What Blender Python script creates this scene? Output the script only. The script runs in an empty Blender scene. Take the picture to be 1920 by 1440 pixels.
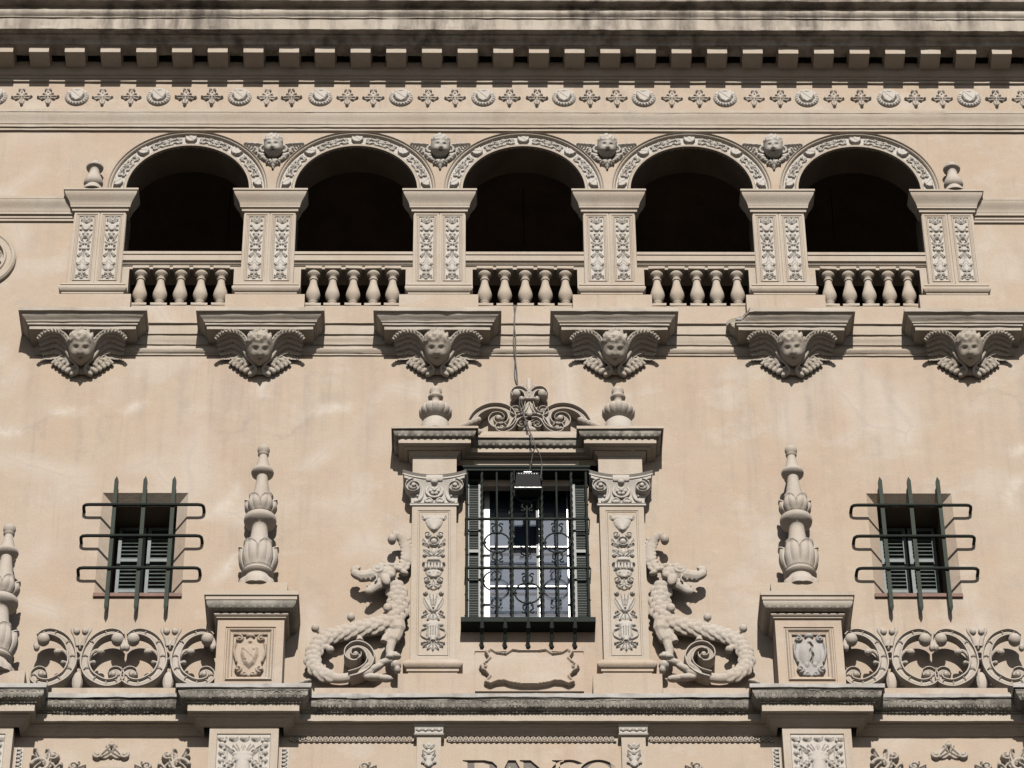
import bpy, math, random
import numpy as np
from mathutils import Vector, Matrix
random.seed(7); rng = np.random.RandomState(11)
SC = bpy.context.scene; COL = SC.collection
PI = math.pi; R = math.radians
# ------------------------------------------------------------------ camera, sky, sun, exposure
def look(pitch, yaw, roll):
    f = Vector((math.sin(yaw)*math.cos(pitch), math.cos(yaw)*math.cos(pitch), math.sin(pitch)))
    r = Vector((math.cos(yaw), -math.sin(yaw), 0)); u = r.cross(f)
    r2 = r*math.cos(roll)+u*math.sin(roll); u2 = -r*math.sin(roll)+u*math.cos(roll)
    return Matrix((( r2.x, u2.x, -f.x), (r2.y, u2.y, -f.y), (r2.z, u2.z, -f.z)))
cam = bpy.data.objects.new('camera', bpy.data.cameras.new('camera')); COL.objects.link(cam)
cam.data.sensor_width = 36; cam.data.lens = 6938.8/1920*36; cam.data.clip_end = 2000
cam.matrix_world = Matrix.Translation((-0.755, -38, 0)) @ look(R(41.3876), R(0.8449), R(-0.4942)).to_4x4()
SC.camera = cam
SUN_EL, SUN_AZ = R(33), R(2)          # sun faces the facade, a touch to the right
wd = bpy.data.worlds.new('World'); SC.world = wd; wd.use_nodes = True
nt = wd.node_tree; sky = nt.nodes.new('ShaderNodeTexSky'); sky.sky_type = 'NISHITA'; sky.sun_disc = False
sky.sun_elevation = SUN_EL; sky.sun_rotation = PI - SUN_AZ; sky.air_density = 0.8; sky.dust_density = 0.8
bg = nt.nodes['Background']; bg.inputs['Strength'].default_value = 0.05
nt.links.new(sky.outputs['Color'], bg.inputs['Color'])
sun = bpy.data.objects.new('sun', bpy.data.lights.new('sun', 'SUN')); COL.objects.link(sun)
sun.data.energy = 5.0; sun.data.angle = R(0.5); sun.data.color = (1.0, 0.945, 0.87)
sd = Vector((math.sin(SUN_AZ)*math.cos(SUN_EL), -math.cos(SUN_AZ)*math.cos(SUN_EL), math.sin(SUN_EL)))
sun.rotation_euler = sd.to_track_quat('Z', 'Y').to_euler(); sun.location = (5, -60, 60)
vs = SC.view_settings; vs.view_transform = 'Standard'; vs.look = 'None'; vs.exposure = 0.93; vs.gamma = 1; vs.use_curve_mapping = False
SC.cycles.max_bounces = 6; SC.cycles.diffuse_bounces = 3
# ------------------------------------------------------------------ materials
ALB = .47          # overall albedo level; the exposure above goes with it
class NB:
    def __init__(s, name):
        s.m = bpy.data.materials.new(name); s.m.use_nodes = True; s.t = s.m.node_tree
        s.b = s.t.nodes['Principled BSDF']; s.pos = s.n('ShaderNodeNewGeometry').outputs['Position']
    def n(s, typ, **kw):
        x = s.t.nodes.new(typ)
        for k, v in kw.items(): setattr(x, k, v)
        return x
    def l(s, a, b): s.t.links.new(a, b)
    def scaled(s, sc, off=(0, 0, 0)):
        m = s.n('ShaderNodeMapping'); m.inputs['Scale'].default_value = sc; m.inputs['Location'].default_value = off
        s.l(s.pos, m.inputs['Vector']); return m.outputs['Vector']
    def noise(s, scale=1.0, vec=None, detail=4, rough=.55, sc=None, off=(0, 0, 0)):
        t = s.n('ShaderNodeTexNoise'); t.inputs['Scale'].default_value = scale; t.inputs['Detail'].default_value = detail; t.inputs['Roughness'].default_value = rough
        s.l(s.scaled(sc, off) if sc else (vec or s.scaled((1, 1, 1), off)), t.inputs['Vector']); return t.outputs['Fac']
    def ramp(s, fac, stops):
        r = s.n('ShaderNodeValToRGB'); e = r.color_ramp.elements
        while len(e) < len(stops): e.new(.5)
        for el, (p, c) in zip(e, stops):
            el.position = p; el.color = (c, c, c, 1) if isinstance(c, (int, float)) else (*c, 1)
        s.l(fac, r.inputs['Fac']); return r.outputs['Color']
    def mix(s, fac, a, b, mode='MIX'):
        m = s.n('ShaderNodeMix', data_type='RGBA', blend_type=mode)
        for sock, v in ((m.inputs[0], fac), (m.inputs[6], a), (m.inputs[7], b)):
            if isinstance(v, (int, float)): sock.default_value = v
            elif isinstance(v, tuple): sock.default_value = (*v, 1)
            else: s.l(v, sock)
        return m.outputs[2]
    def mul(s, a, b):
        m = s.n('ShaderNodeMath', operation='MULTIPLY')
        for sock, v in ((m.inputs[0], a), (m.inputs[1], b)):
            if isinstance(v, (int, float)): sock.default_value = v
            else: s.l(v, sock)
        return m.outputs[0]
    def bump(s, h, strength=.3, dist=.01):
        b = s.n('ShaderNodeBump'); b.inputs['Strength'].default_value = strength; b.inputs['Distance'].default_value = dist
        s.l(h, b.inputs['Height']); s.l(b.outputs['Normal'], s.b.inputs['Normal'])
    def out(s, col, rough=.85, spec=.2):
        s.l(s.mix(1., col, (ALB, ALB, ALB), 'MULTIPLY'), s.b.inputs['Base Color'])
        s.b.inputs['Roughness'].default_value = rough; s.b.inputs['Specular IOR Level'].default_value = spec
        return s.m
def tone(c): return (c[0]*.80, c[1]*.87, c[2]*.96)
def plaster(name, a, b, streak=.45, patch=.7, crack=.30):
    k = NB(name); a, b = tone(a), tone(b)
    big = k.ramp(k.noise(.55, detail=5, rough=.6), [(.36, 0.), (.64, 1.)])
    c = k.mix(big, a, b)
    mid = k.ramp(k.noise(2.6, detail=6, rough=.65, off=(3, 1, 7)), [(.35, 0.), (.7, 1.)])
    c = k.mix(k.mul(mid, .35), c, tuple(min(1, x*1.08) for x in b))
    # pale repair patches, warm and rosy blotches
    rose = k.ramp(k.noise(1.15, detail=5, rough=.6, off=(8, 2, 5)), [(.46, 0.), (.66, 1.)]); c = k.mix(k.mul(rose, .30), c, (.46, .325, .25))
    och = k.ramp(k.noise(1.4, detail=5, rough=.6, off=(2, 6, 9)), [(.50, 0.), (.68, 1.)]); c = k.mix(k.mul(och, .30), c, (.49, .385, .265))
    p = k.ramp(k.noise(1., sc=(.85, .85, 1.25), detail=8, rough=.66, off=(13, 4, 2)), [(.545, 0.), (.60, .55), (.70, 1.)])
    c = k.mix(k.mul(p, patch), c, (.535, .475, .41))
    gp = k.ramp(k.noise(1.9, detail=7, rough=.66, off=(3, 8, 6)), [(.56, 0.), (.68, 1.)]); c = k.mix(k.mul(gp, .30), c, (.36, .315, .27))
    # rain streaks, drawn out down the wall
    for q_, (fx, fz, lo, hi, st_, off) in enumerate(((5.5, .33, .50, .74, 1., (0, 0, 0)), (13., .5, .54, .70, .7, (4, 4, 4)), (2.2, .22, .52, .70, .6, (9, 1, 2)))):
        st = k.ramp(k.noise(1., sc=(fx, fx, fz), detail=6, rough=.65, off=off), [(lo, 0.), (hi, 1.)])
        gate = k.ramp(k.noise(.6, detail=3, off=(1+3*q_, 9, 3)), [(.36, 0.), (.62, 1.)])
        c = k.mix(k.mul(k.mul(st, gate), streak*st_), c, (.30, .255, .22))
    # hairline cracks
    v = k.n('ShaderNodeTexVoronoi', feature='DISTANCE_TO_EDGE'); v.inputs['Scale'].default_value = .55
    w = k.n('ShaderNodeMix', data_type='VECTOR'); w.inputs[0].default_value = .16
    nz = k.n('ShaderNodeTexNoise'); nz.inputs['Scale'].default_value = 1.7; nz.inputs['Detail'].default_value = 6; k.l(k.pos, nz.inputs['Vector'])
    k.l(k.pos, w.inputs[4]); k.l(nz.outputs['Color'], w.inputs[5]); k.l(w.outputs[1], v.inputs['Vector'])
    cr = k.ramp(v.outputs['Distance'], [(.0, 1.), (.012, 0.)])
    cg = k.ramp(k.noise(.6, detail=3, off=(5, 5, 1)), [(.5, 0.), (.62, 1.)])
    halo = k.ramp(v.outputs['Distance'], [(.0, 1.), (.10, 0.)]); c = k.mix(k.mul(k.mul(halo, cg), .75), c, (.55, .49, .425))
    c = k.mix(k.mul(k.mul(cr, cg), crack), c, (.36, .31, .27))
    def attr(nm): a_ = k.n('ShaderNodeAttribute'); a_.attribute_name = nm; return a_.outputs['Fac']
    br = k.ramp(k.noise(7., detail=6, rough=.7), [(.30, .15), (.60, 1.)])
    c = k.mix(k.mul(k.mul(attr('repair'), br), .85), c, (.60, .545, .48)); c = k.mix(k.mul(k.mul(attr('crack'), br), .50), c, (.30, .26, .235)); c = k.mix(k.mul(k.mul(attr('drip'), br), .32), c, (.30, .26, .23))
    fine = k.noise(38, detail=5, rough=.7)
    c = k.mix(.12, c, k.ramp(fine, [(.3, .25), (.7, .85)]), 'OVERLAY')
    h = k.n('ShaderNodeMath', operation='ADD'); k.l(k.noise(55, detail=6, rough=.7), h.inputs[0]); k.l(k.mul(k.noise(5, detail=3), 2.2), h.inputs[1])
    k.bump(h.outputs[0], .35, .012)
    return k.out(c, .9, .15)
def stone(name, a, b, stain=0., stain_col=(.07, .062, .055), sc=(9, 9, .9), lo=.48, hi=.62, rough=.85, bump=.4):
    k = NB(name); a, b = tone(a), tone(b)
    c = k.mix(k.ramp(k.noise(1.6, detail=6, rough=.62), [(.35, 0.), (.66, 1.)]), a, b)
    if stain:
        s = k.ramp(k.noise(1., sc=sc, detail=6, rough=.65), [(lo, 0.), (hi, 1.)])
        g = k.ramp(k.noise(1.1, detail=3, off=(2, 2, 8)), [(.3, .35), (.62, 1.)])
        c = k.mix(k.mul(k.mul(s, g), stain), c, stain_col)
    fine = k.noise(46, detail=5, rough=.72)
    c = k.mix(.16, c, k.ramp(fine, [(.3, .22), (.7, .85)]), 'OVERLAY')
    k.bump(k.noise(60, detail=6, rough=.72), bump, .01)
    return k.out(c, rough, .2)
M_WALL = plaster('wall_plaster', (.585, .425, .295), (.60, .465, .345))
M_MOULD = stone('moulding_stucco', (.565, .435, .315), (.605, .49, .375), .35, (.30, .25, .21), (4, 4, .5), .5, .7)
M_STONE = stone('carved_stone', (.575, .455, .345), (.625, .52, .42), .35, (.28, .245, .21), (6, 6, 2), .5, .72)
M_PALE = stone('pale_relief', (.62, .525, .425), (.67, .58, .485), .2, (.33, .29, .25), (6, 6, 3), .55, .75)
M_CORN = stone('stained_cornice', (.54, .43, .325), (.60, .495, .385), .92, (.115, .095, .08), (3.4, 3.4, .6), .42, .62)
M_LICH = stone('lichened_moulding', (.36, .305, .24), (.52, .445, .355), .7, (.10, .09, .078), (7, 7, 3), .42, .60, .9, .8)
M_BRKT = stone('bracket_stone', (.53, .425, .32), (.59, .49, .385), .4, (.25, .215, .18), (5, 5, 1), .46, .7)
M_WEATH = stone('weathered_ledge', (.50, .44, .375), (.58, .52, .455), .6, (.24, .215, .19), (5, 5, 2), .45, .65)
def plain(name, col, rough=.5, spec=.5, metal=0., nscale=14, var=.35):
    k = NB(name); c = k.mix(k.ramp(k.noise(nscale, detail=5), [(.35, 0.), (.7, 1.)]), col, tuple(x*(1+var) for x in col))
    k.b.inputs['Metallic'].default_value = metal; k.bump(k.noise(90, detail=3), .15, .004)
    return k.out(c, rough, spec)
M_IRON = plain('green_black_iron', (.014, .019, .015), .8, .15)
M_IRONV = plain('dark_green_iron', (.024, .034, .024), .75, .2)
M_SHUT = plain('grey_green_shutter', (.075, .098, .096), .55, .3, 0, 9, .6)
M_DKGREEN = plain('dark_green_shutter', (.012, .022, .018), .5, .4)
M_WHITE = plain('white_window_paint', (.60, .63, .66), .4, .4, 0, 20, .08)
M_LAMP = plain('black_lamp_body', (.008, .008, .009), .7, .15)
M_LAMPG = plain('pale_lamp_lens', (.42, .43, .44), .25, .6, 0, 60, .2)
M_CABLE = plain('cable_rubber', (.05, .045, .042), .6, .3)
M_SILL = plain('brown_sill', (.16, .085, .062), .7, .3)
M_SHADE = plain('shade_dark_plaster', (.15, .115, .085), .95, .05, 0, 2, .5)  # shade of loggia, soffits and jambs painted in as darker plaster
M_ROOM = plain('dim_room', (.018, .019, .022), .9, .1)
M_PANE_BACK = plain('sky_tint_backing', (.050, .068, .098), .7, .3, 0, 3, .4)  # sky reflection of the panes, put into a blue-grey colour
M_LETTER = stone('letter_recess', (.20, .165, .135), (.25, .21, .17))
M_GROUND = stone('street_paving', (.11, .10, .09), (.15, .135, .12))
M_BLACK = plain('lantern_iron', (.006, .006, .006), .6, .3)
def glass():
    k = NB('window_glass'); t = k.t; t.nodes.remove(k.b)
    g = k.n('ShaderNodeBsdfGlossy'); g.inputs['Roughness'].default_value = .03; g.inputs['Color'].default_value = (.92, .95, 1, 1)
    tr = k.n('ShaderNodeBsdfTransparent'); tr.inputs['Color'].default_value = (.78, .84, .9, 1)
    lw = k.n('ShaderNodeValue'); lw.outputs[0].default_value = .14
    b = k.n('ShaderNodeBump'); b.inputs['Strength'].default_value = .06; b.inputs['Distance'].default_value = .02; k.l(k.noise(3.5, detail=2), b.inputs['Height']); k.l(b.outputs['Normal'], g.inputs['Normal'])
    mx = k.n('ShaderNodeMixShader'); k.l(lw.outputs[0], mx.inputs[0]); k.l(tr.outputs[0], mx.inputs[1]); k.l(g.outputs[0], mx.inputs[2])
    k.l(mx.outputs[0], t.nodes['Material Output'].inputs['Surface']); return k.m
M_GLASS = glass()
# ------------------------------------------------------------------ mesh builder.  d = metres proud of the wall plane (y = -d)
class MB:
    def __init__(s): s.v = []; s.f = []
    def add(s, vs, fs):
        o = len(s.v); s.v += [tuple(map(float, p)) for p in vs]; s.f += [tuple(o+i for i in f) for f in fs]; return s
    def box(s, x0, x1, d0, d1, z0, z1, bev=0.):
        if bev:
            b = bev; vs = []
            for z, k in ((z0, b), (z0+b, 0), (z1-b, 0), (z1, b)):
                vs += [(x0+k, -d0, z), (x1-k, -d0, z), (x1-k, -d1+k, z), (x0+k, -d1+k, z)]
            fs = [(0, 1, 2, 3), (15, 14, 13, 12)]
            for r in range(3):
                for i in range(4): fs.append((4*r+i, 4*r+4+i, 4*r+4+(i+1) % 4, 4*r+(i+1) % 4))
            return s.add(vs, fs)
        vs = [(x, -d, z) for z in (z0, z1) for x, d in ((x0, d0), (x1, d0), (x1, d1), (x0, d1))]
        return s.add(vs, [(0, 1, 2, 3), (7, 6, 5, 4), (0, 4, 5, 1), (1, 5, 6, 2), (2, 6, 7, 3), (3, 7, 4, 0)])
    def quad(s, *p): return s.add(p, [tuple(range(len(p)))])
    def grid(s, P, closeu=False, closev=False, flip=False):
        n, m = P.shape[:2]; vs = P.reshape(-1, 3); fs = []
        for i in range(n if closeu else n-1):
            for j in range(m if closev else m-1):
                a, b, c, d = i*m+j, ((i+1) % n)*m+j, ((i+1) % n)*m+(j+1) % m, i*m+(j+1) % m
                fs.append((a, d, c, b) if flip else (a, b, c, d))
        return s.add(vs, fs)
    def lathe(s, prof, cx=0, cd=0, cz=0, n=28, fn=None, a0=0, a1=2*PI):
        full = abs(a1-a0-2*PI) < 1e-6; na = n if full else n+1
        P = np.zeros((len(prof), na, 3))
        for i, (r, z) in enumerate(prof):
            for j in range(na):
                a = a0+(a1-a0)*j/n; rr, zz = (r, z) if fn is None else fn(r, z, a, i)
                P[i, j] = (cx+rr*math.cos(a), -cd+rr*math.sin(a), cz+zz)
        s.grid(P, closev=full)
        if full:
            o = len(s.v)-len(prof)*na; s.f.append(tuple(o+j for j in range(na))); s.f.append(tuple(o+(len(prof)-1)*na+j for j in reversed(range(na))))
        return s
    def tube(s, pts, rad, n=8, sq=1.0, cap=True, twist=0.):
        pts = [Vector(p) for p in pts]; m = len(pts); rad = [rad]*m if isinstance(rad, (int, float)) else list(rad)
        up = Vector((0, -1, 0)); P = np.zeros((m, n, 3))
        for i, p in enumerate(pts):
            t = (pts[min(i+1, m-1)]-pts[max(i-1, 0)]).normalized()
            if abs(t.dot(up)) > .95: up = Vector((1, 0, 0))
            b = t.cross(up).normalized(); u = b.cross(t).normalized(); up = u
            for j in range(n):
                a = 2*PI*j/n+twist*i; q = p+(b*math.cos(a)+u*math.sin(a)*sq)*rad[i]; P[i, j] = q
        s.grid(P, closev=True, flip=True)
        if cap:
            o = len(s.v)-m*n; s.f.append(tuple(o+j for j in range(n))); s.f.append(tuple(o+(m-1)*n+j for j in reversed(range(n))))
        return s
    def ell(s, c, r, n=12, m=8, rot=None, fn=None):
        vs = []; c = Vector(c)
        for i in range(m+1):
            th = PI*i/m
            for j in range(n):
                a = 2*PI*j/n; q = Vector((math.sin(th)*math.cos(a)*r[0], math.sin(th)*math.sin(a)*r[1], math.cos(th)*r[2]))
                if fn: q = fn(q)
                if rot is not None: q = rot @ q
                vs.append(c+q)
        fs = []
        for i in range(m):
            for j in range(n):
                fs.append((i*n+j, (i+1)*n+j, (i+1)*n+(j+1) % n, i*n+(j+1) % n))
        return s.add(vs, fs)
    def ribbon(s, pts, hw, d0, d1, rim=.22, groove=.3, taper=None):
        """flat scroll band in the x,z plane: pts centreline, hw half widths, raised rims, thickness d0..d1"""
        pts = np.array(pts, float); m = len(pts); hw = np.full(m, hw) if isinstance(hw, (int, float)) else np.array(hw)
        t = np.gradient(pts, axis=0); t /= np.linalg.norm(t, axis=1)[:, None]+1e-9; nrm = np.stack([-t[:, 1], t[:, 0]], 1)
        g = d1-(d1-d0)*groove
        prof = [(-1, d0), (-1, d1-.008), (-.93, d1), (-1+rim*1.3, d1), (-1+rim*2, g), (0, g+.3*(d1-g)), (1-rim*2, g), (1-rim*1.3, d1), (.93, d1), (1, d1-.008), (1, d0)]
        P = np.zeros((m, len(prof), 3))
        for j, (o, d) in enumerate(prof):
            q = pts+nrm*(hw*o)[:, None]; P[:, j, 0] = q[:, 0]; P[:, j, 1] = -d; P[:, j, 2] = q[:, 1]
        s.grid(P, flip=True); k = len(prof); o = len(s.v)-m*k
        s.f.append(tuple(o+j for j in range(k))); s.f.append(tuple(o+(m-1)*k+j for j in reversed(range(k))))
        return s
    def mould(s, prof, path, caps=True, jit=0., sub=.13):
        """sweep profile [(offset, z)] along plan path [(x, d)] (left to right), mitred; jit wears and waves the edges"""
        path = [Vector(p) for p in path]
        if jit:
            fine = []
            for a, b in zip(path[:-1], path[1:]):
                n = max(1, int((b-a).length/sub)) if abs(a.x) < 9.5 or abs(b.x) < 9.5 else 1
                if (b-a).length > 12: n = int((b-a).length/sub)
                fine += [a.lerp(b, i/n) for i in range(n)]
            path = fine+[path[-1]]
        m = len(path); ns = []
        for i in range(m):
            segs = []
            if i > 0: segs.append((path[i]-path[i-1]).normalized())
            if i < m-1: segs.append((path[i+1]-path[i]).normalized())
            nn = [Vector((-t.y, t.x)) for t in segs]
            if len(nn) == 2:
                b = (nn[0]+nn[1]); b = b/(1+nn[0].dot(nn[1]))
            else: b = nn[0]
            ns.append(b)
        P = np.zeros((m, len(prof), 3))
        for i in range(m):
            for j, (o, z) in enumerate(prof):
                e = jit*(rng.randn()*.45+.55*math.sin(path[i].x*1.7+j)) if jit else 0.
                q = path[i]+ns[i]*(o+(min(e, jit*.4) if o > .01 else 0)); P[i, j] = (q.x, -q.y, z+(jit*.5*rng.randn() if jit and o > .01 else 0))
        s.grid(P)
        if caps:
            k = len(prof); o = len(s.v)-m*k
            s.f.append(tuple(o+j for j in range(k))); s.f.append(tuple(o+(m-1)*k+j for j in reversed(range(k))))
        return s
    def move(s, dx=0, dd=0, dz=0, i0=0):
        s.v[i0:] = [(x+dx, y-dd, z+dz) for x, y, z in s.v[i0:]]; return s
    def mirror(s):
        q = MB(); q.v = [(-x, y, z) for x, y, z in s.v]; q.f = [tuple(reversed(f)) for f in s.f]; return q
    def mesh(s, name, mat, smooth=35):
        me = bpy.data.meshes.new(name); me.from_pydata(s.v, [], s.f); me.materials.append(mat); me.validate()
        if smooth:
            me.polygons.foreach_set('use_smooth', [True]*len(me.polygons)); me.set_sharp_from_angle(angle=R(smooth))
        me.update(); return me
def fixnormals(me):
    import bmesh
    bm = bmesh.new(); bm.from_mesh(me); bmesh.ops.recalc_face_normals(bm, faces=bm.faces); bm.to_mesh(me); bm.free(); return me
def link(name, me, parent=None, loc=None, rot=None, label=None, kind=None, scale=None):
    o = bpy.data.objects.new(name, me); COL.objects.link(o)
    if parent is not None: o.parent = parent
    if loc is not None: o.location = loc
    if rot is not None: o.rotation_euler = rot
    if scale is not None: o.scale = scale
    if label: o['label'] = label
    if kind: o['kind'] = kind
    return o
def part(name, mb, mat, parent=None, smooth=35, world=True, **kw):
    """a mesh built in world coordinates, hung under its thing"""
    me = fixnormals(mb.mesh(name, mat, smooth)) if smooth != -1 else mb.mesh(name, mat, 0)
    o = link(name, me, parent, **kw)
    if parent is not None and world:
        o.matrix_parent_inverse = Matrix.Translation(-Vector(parent.location))
    return o
def thing(name, loc, label, cat, group=None):
    o = bpy.data.objects.new(name, None); COL.objects.link(o); o.location = (loc[0], -loc[1], loc[2]); o.empty_display_size = .2
    o['label'] = label; o['category'] = cat; o['kind'] = 'thing'
    if group: o['group'] = group
    return o
def tag(o, label, cat, group=None):
    o['label'] = label; o['category'] = cat; o['kind'] = 'thing'
    if group: o['group'] = group
    return o
def arc(cx, cz, r, a0, a1, n=16, rz=None):
    rz = rz or r
    return [(cx+r*math.cos(a0+(a1-a0)*i/n), cz+rz*math.sin(a0+(a1-a0)*i/n)) for i in range(n+1)]
def spiral(cx, cz, r0, r1, a0, a1, n=40):
    return [(cx+(r0+(r1-r0)*i/n)*math.cos(a0+(a1-a0)*i/n), cz+(r0+(r1-r0)*i/n)*math.sin(a0+(a1-a0)*i/n)) for i in range(n+1)]
def crom(pts, k=8):
    pts = [np.array(p, float) for p in pts]; P = [2*pts[0]-pts[1]]+pts+[2*pts[-1]-pts[-2]]; out = []
    for i in range(1, len(P)-2):
        for j in range(k):
            t = j/k; a, b, c, d = P[i-1:i+3]
            out.append(.5*((2*b)+(-a+c)*t+(2*a-5*b+4*c-d)*t*t+(-a+3*b-3*c+d)*t**3))
    out.append(P[-2]); return [tuple(q) for q in out]
def cyma(o0, z0, o1, z1, n=6): return [(o0+(o1-o0)*(.5-.5*math.cos(PI*i/n)), z0+(z1-z0)*i/n) for i in range(n+1)]
def ovolo(o0, z0, o1, z1, n=6): return [(o1+(o0-o1)*math.cos(PI/2*i/n), z0+(z1-z0)*math.sin(PI/2*i/n)) for i in range(n+1)]
def cavetto(o0, z0, o1, z1, n=6): return [(o0+(o1-o0)*math.sin(PI/2*i/n), z1+(z0-z1)*math.cos(PI/2*i/n)) for i in range(n+1)]
def torus(o, z0, z1, bulge, n=8): return [(o+bulge*math.sin(PI*i/n), z0+(z1-z0)*i/n) for i in range(n+1)]
# ------------------------------------------------------------------ carved relief drawn as a height field
class Relief:
    def __init__(s, w, h, res=.0065):
        s.w, s.h = w, h; s.nx = max(8, int(w/res)); s.nz = max(8, int(h/res))
        s.X, s.Z = np.meshgrid(np.linspace(-w/2, w/2, s.nx), np.linspace(0, h, s.nz)); s.H = np.zeros_like(s.X)
    def put(s, h): s.H = np.maximum(s.H, h); return s
    def cut(s, x, z, rx, rz, depth): s.H = s.H-depth*np.clip(1-((s.X-x)/rx)**2-((s.Z-z)/rz)**2, 0, 1)*(s.H > 0); return s
    def dome(s, x, z, rx, rz, ht, ang=0., sym=True, p=.5):
        for sg in ((1, -1) if sym and abs(x) > 1e-4 else (1,)):
            dx, dz = s.X-sg*x, s.Z-z; a = ang*sg; u = dx*math.cos(a)+dz*math.sin(a); w = -dx*math.sin(a)+dz*math.cos(a)
            s.put(ht*np.clip(1-(u/rx)**2-(w/rz)**2, 0, 1)**p)
        return s
    def tube(s, pts, r, ht, sym=True):
        r = [r]*len(pts) if isinstance(r, (int, float)) else r
        for sg in ((1, -1) if sym else (1,)):
            for (x0, z0), (x1, z1), a, b in zip(pts[:-1], pts[1:], r[:-1], r[1:]):
                x0_, x1_ = x0*sg, x1*sg; rm = max(a, b)
                ix = (s.X[0] > min(x0_, x1_)-rm) & (s.X[0] < max(x0_, x1_)+rm); iz = (s.Z[:, 0] > min(z0, z1)-rm) & (s.Z[:, 0] < max(z0, z1)+rm)
                if not ix.any() or not iz.any(): continue
                i0, i1 = np.where(ix)[0][[0, -1]]; k0, k1 = np.where(iz)[0][[0, -1]]; sl = (slice(k0, k1+1), slice(i0, i1+1))
                dx, dz = x1_-x0_, z1-z0; L = dx*dx+dz*dz+1e-12
                t = np.clip(((s.X[sl]-x0_)*dx+(s.Z[sl]-z0)*dz)/L, 0, 1); dist = np.hypot(s.X[sl]-x0_-t*dx, s.Z[sl]-z0-t*dz); rr = a+(b-a)*t
                s.H[sl] = np.maximum(s.H[sl], ht*np.sqrt(np.clip(1-(dist/rr)**2, 0, 1)))
        return s
    def scroll(s, x, z, r, a0, turns, tr, ht, sym=True):
        n = int(18*abs(turns))+6; s.tube(spiral(x, z, r, r*.22, a0, a0+turns*2*PI, n), list(np.linspace(tr, tr*.7, n+1)), ht, sym)
        return s.dome(x, z, tr*1.15, tr*1.15, ht*1.1, 0, sym)
    def leaf(s, x0, z0, x1, z1, w, ht, sym=True):
        for sg in ((1, -1) if sym else (1,)):
            a = sg*x0; dx, dz = sg*x1-a, z1-z0; L = math.hypot(dx, dz); t = ((s.X-a)*dx+(s.Z-z0)*dz)/L/L; q = ((s.X-a)*dz-(s.Z-z0)*dx)/L
            ww = w*np.sqrt(np.clip(4*t*(1-t), 0, 1))+1e-6; e = np.clip(1-np.abs(q)/ww, 0, 1)*((t > 0) & (t < 1))
            s.put(ht*(e**.5)*(.8+.2*np.cos(q/ww*2.6*PI)))
        return s
    def vase(s, prof, ht, x=0.):
        zs = [p[1] for p in prof]; rs = [p[0] for p in prof]; o = np.argsort(zs)
        r = np.interp(s.Z, np.array(zs)[o], np.array(rs)[o], left=0, right=0)
        return s.put(ht*np.sqrt(np.clip(1-((s.X-x)/(r+1e-6))**2, 0, 1))*(r > .001))
    def flutes(s, z0, z1, k, depth): s.H = s.H-depth*(np.abs(np.sin(s.X*k)) < .35)*(s.Z > z0)*(s.Z < z1)*(s.H > depth*1.5); return s
    def poly(s, pts, ht, soft=.012):
        ins = np.zeros_like(s.X, bool); dm = np.full_like(s.X, 9.)
        for (x0, z0), (x1, z1) in zip(pts, pts[1:]+pts[:1]):
            c = ((z0 > s.Z) != (z1 > s.Z)) & (s.X < (x1-x0)*(s.Z-z0)/((z1-z0) or 1e-9)+x0); ins ^= c
            dx, dz = x1-x0, z1-z0; t = np.clip(((s.X-x0)*dx+(s.Z-z0)*dz)/(dx*dx+dz*dz+1e-12), 0, 1); dm = np.minimum(dm, np.hypot(s.X-x0-t*dx, s.Z-z0-t*dz))
        return s.put(ins*ht*np.clip(dm/soft, 0, 1)**.5)
    def rough(s, amp):
        n = rng.rand(*s.H.shape); s.H = s.H+(s.H > .002)*(n-.5)*amp; return s
    def mesh(s, mb, fn, trim=False):
        keep = np.ones_like(s.H, bool)
        if trim:
            k = s.H > .003; keep = k.copy(); keep[1:] |= k[:-1]; keep[:-1] |= k[1:]; keep[:, 1:] |= k[:, :-1]; keep[:, :-1] |= k[:, 1:]
        idx = -np.ones(s.H.shape, int); vs = []; H = s.H if not trim else np.where(s.H > .003, s.H, -.006)
        for i in range(s.nz):
            for j in range(s.nx):
                if keep[i, j]: idx[i, j] = len(vs); vs.append(fn(s.X[i, j], s.Z[i, j], H[i, j]))
        fs = []
        for i in range(s.nz-1):
            for j in range(s.nx-1):
                q = (idx[i, j], idx[i, j+1], idx[i+1, j+1], idx[i+1, j])
                if min(q) >= 0: fs.append(q)
        mb.add(vs, fs); return mb
def relief_mesh(name, rel, mat, trim=False, smooth=60):
    mb = rel.mesh(MB(), lambda x, z, h: (x, -h, z), trim); return mb.mesh(name, mat, smooth)
def remeshed(mb, name, mat, voxel=.012, it=2):
    me = fixnormals(mb.mesh(name+'_raw', mat, 0)); o = bpy.data.objects.new(name+'_raw', me); COL.objects.link(o)
    r = o.modifiers.new('r', 'REMESH'); r.mode = 'VOXEL'; r.voxel_size = voxel; r.use_smooth_shade = True
    if it:
        sm = o.modifiers.new('s', 'SMOOTH'); sm.iterations = it; sm.factor = .5
    dg = bpy.context.evaluated_depsgraph_get(); out = bpy.data.meshes.new_from_object(o.evaluated_get(dg)); out.name = name
    bpy.data.objects.remove(o); bpy.data.meshes.remove(me); out.materials.clear(); out.materials.append(mat)
    out.polygons.foreach_set('use_smooth', [True]*len(out.polygons)); return out
# ================================================================== SETTING
BAY = 2.41; PX = [BAY*(i-2.5) for i in range(6)]; AX = [BAY*(i-2) for i in range(5)]
g = MB(); g.quad((-400, -400, -1.6), (400, -400, -1.6), (400, 400, -1.6), (-400, 400, -1.6))
link('ground', fixnormals(g.mesh('ground', M_GROUND, 0)), kind='structure')
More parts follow.
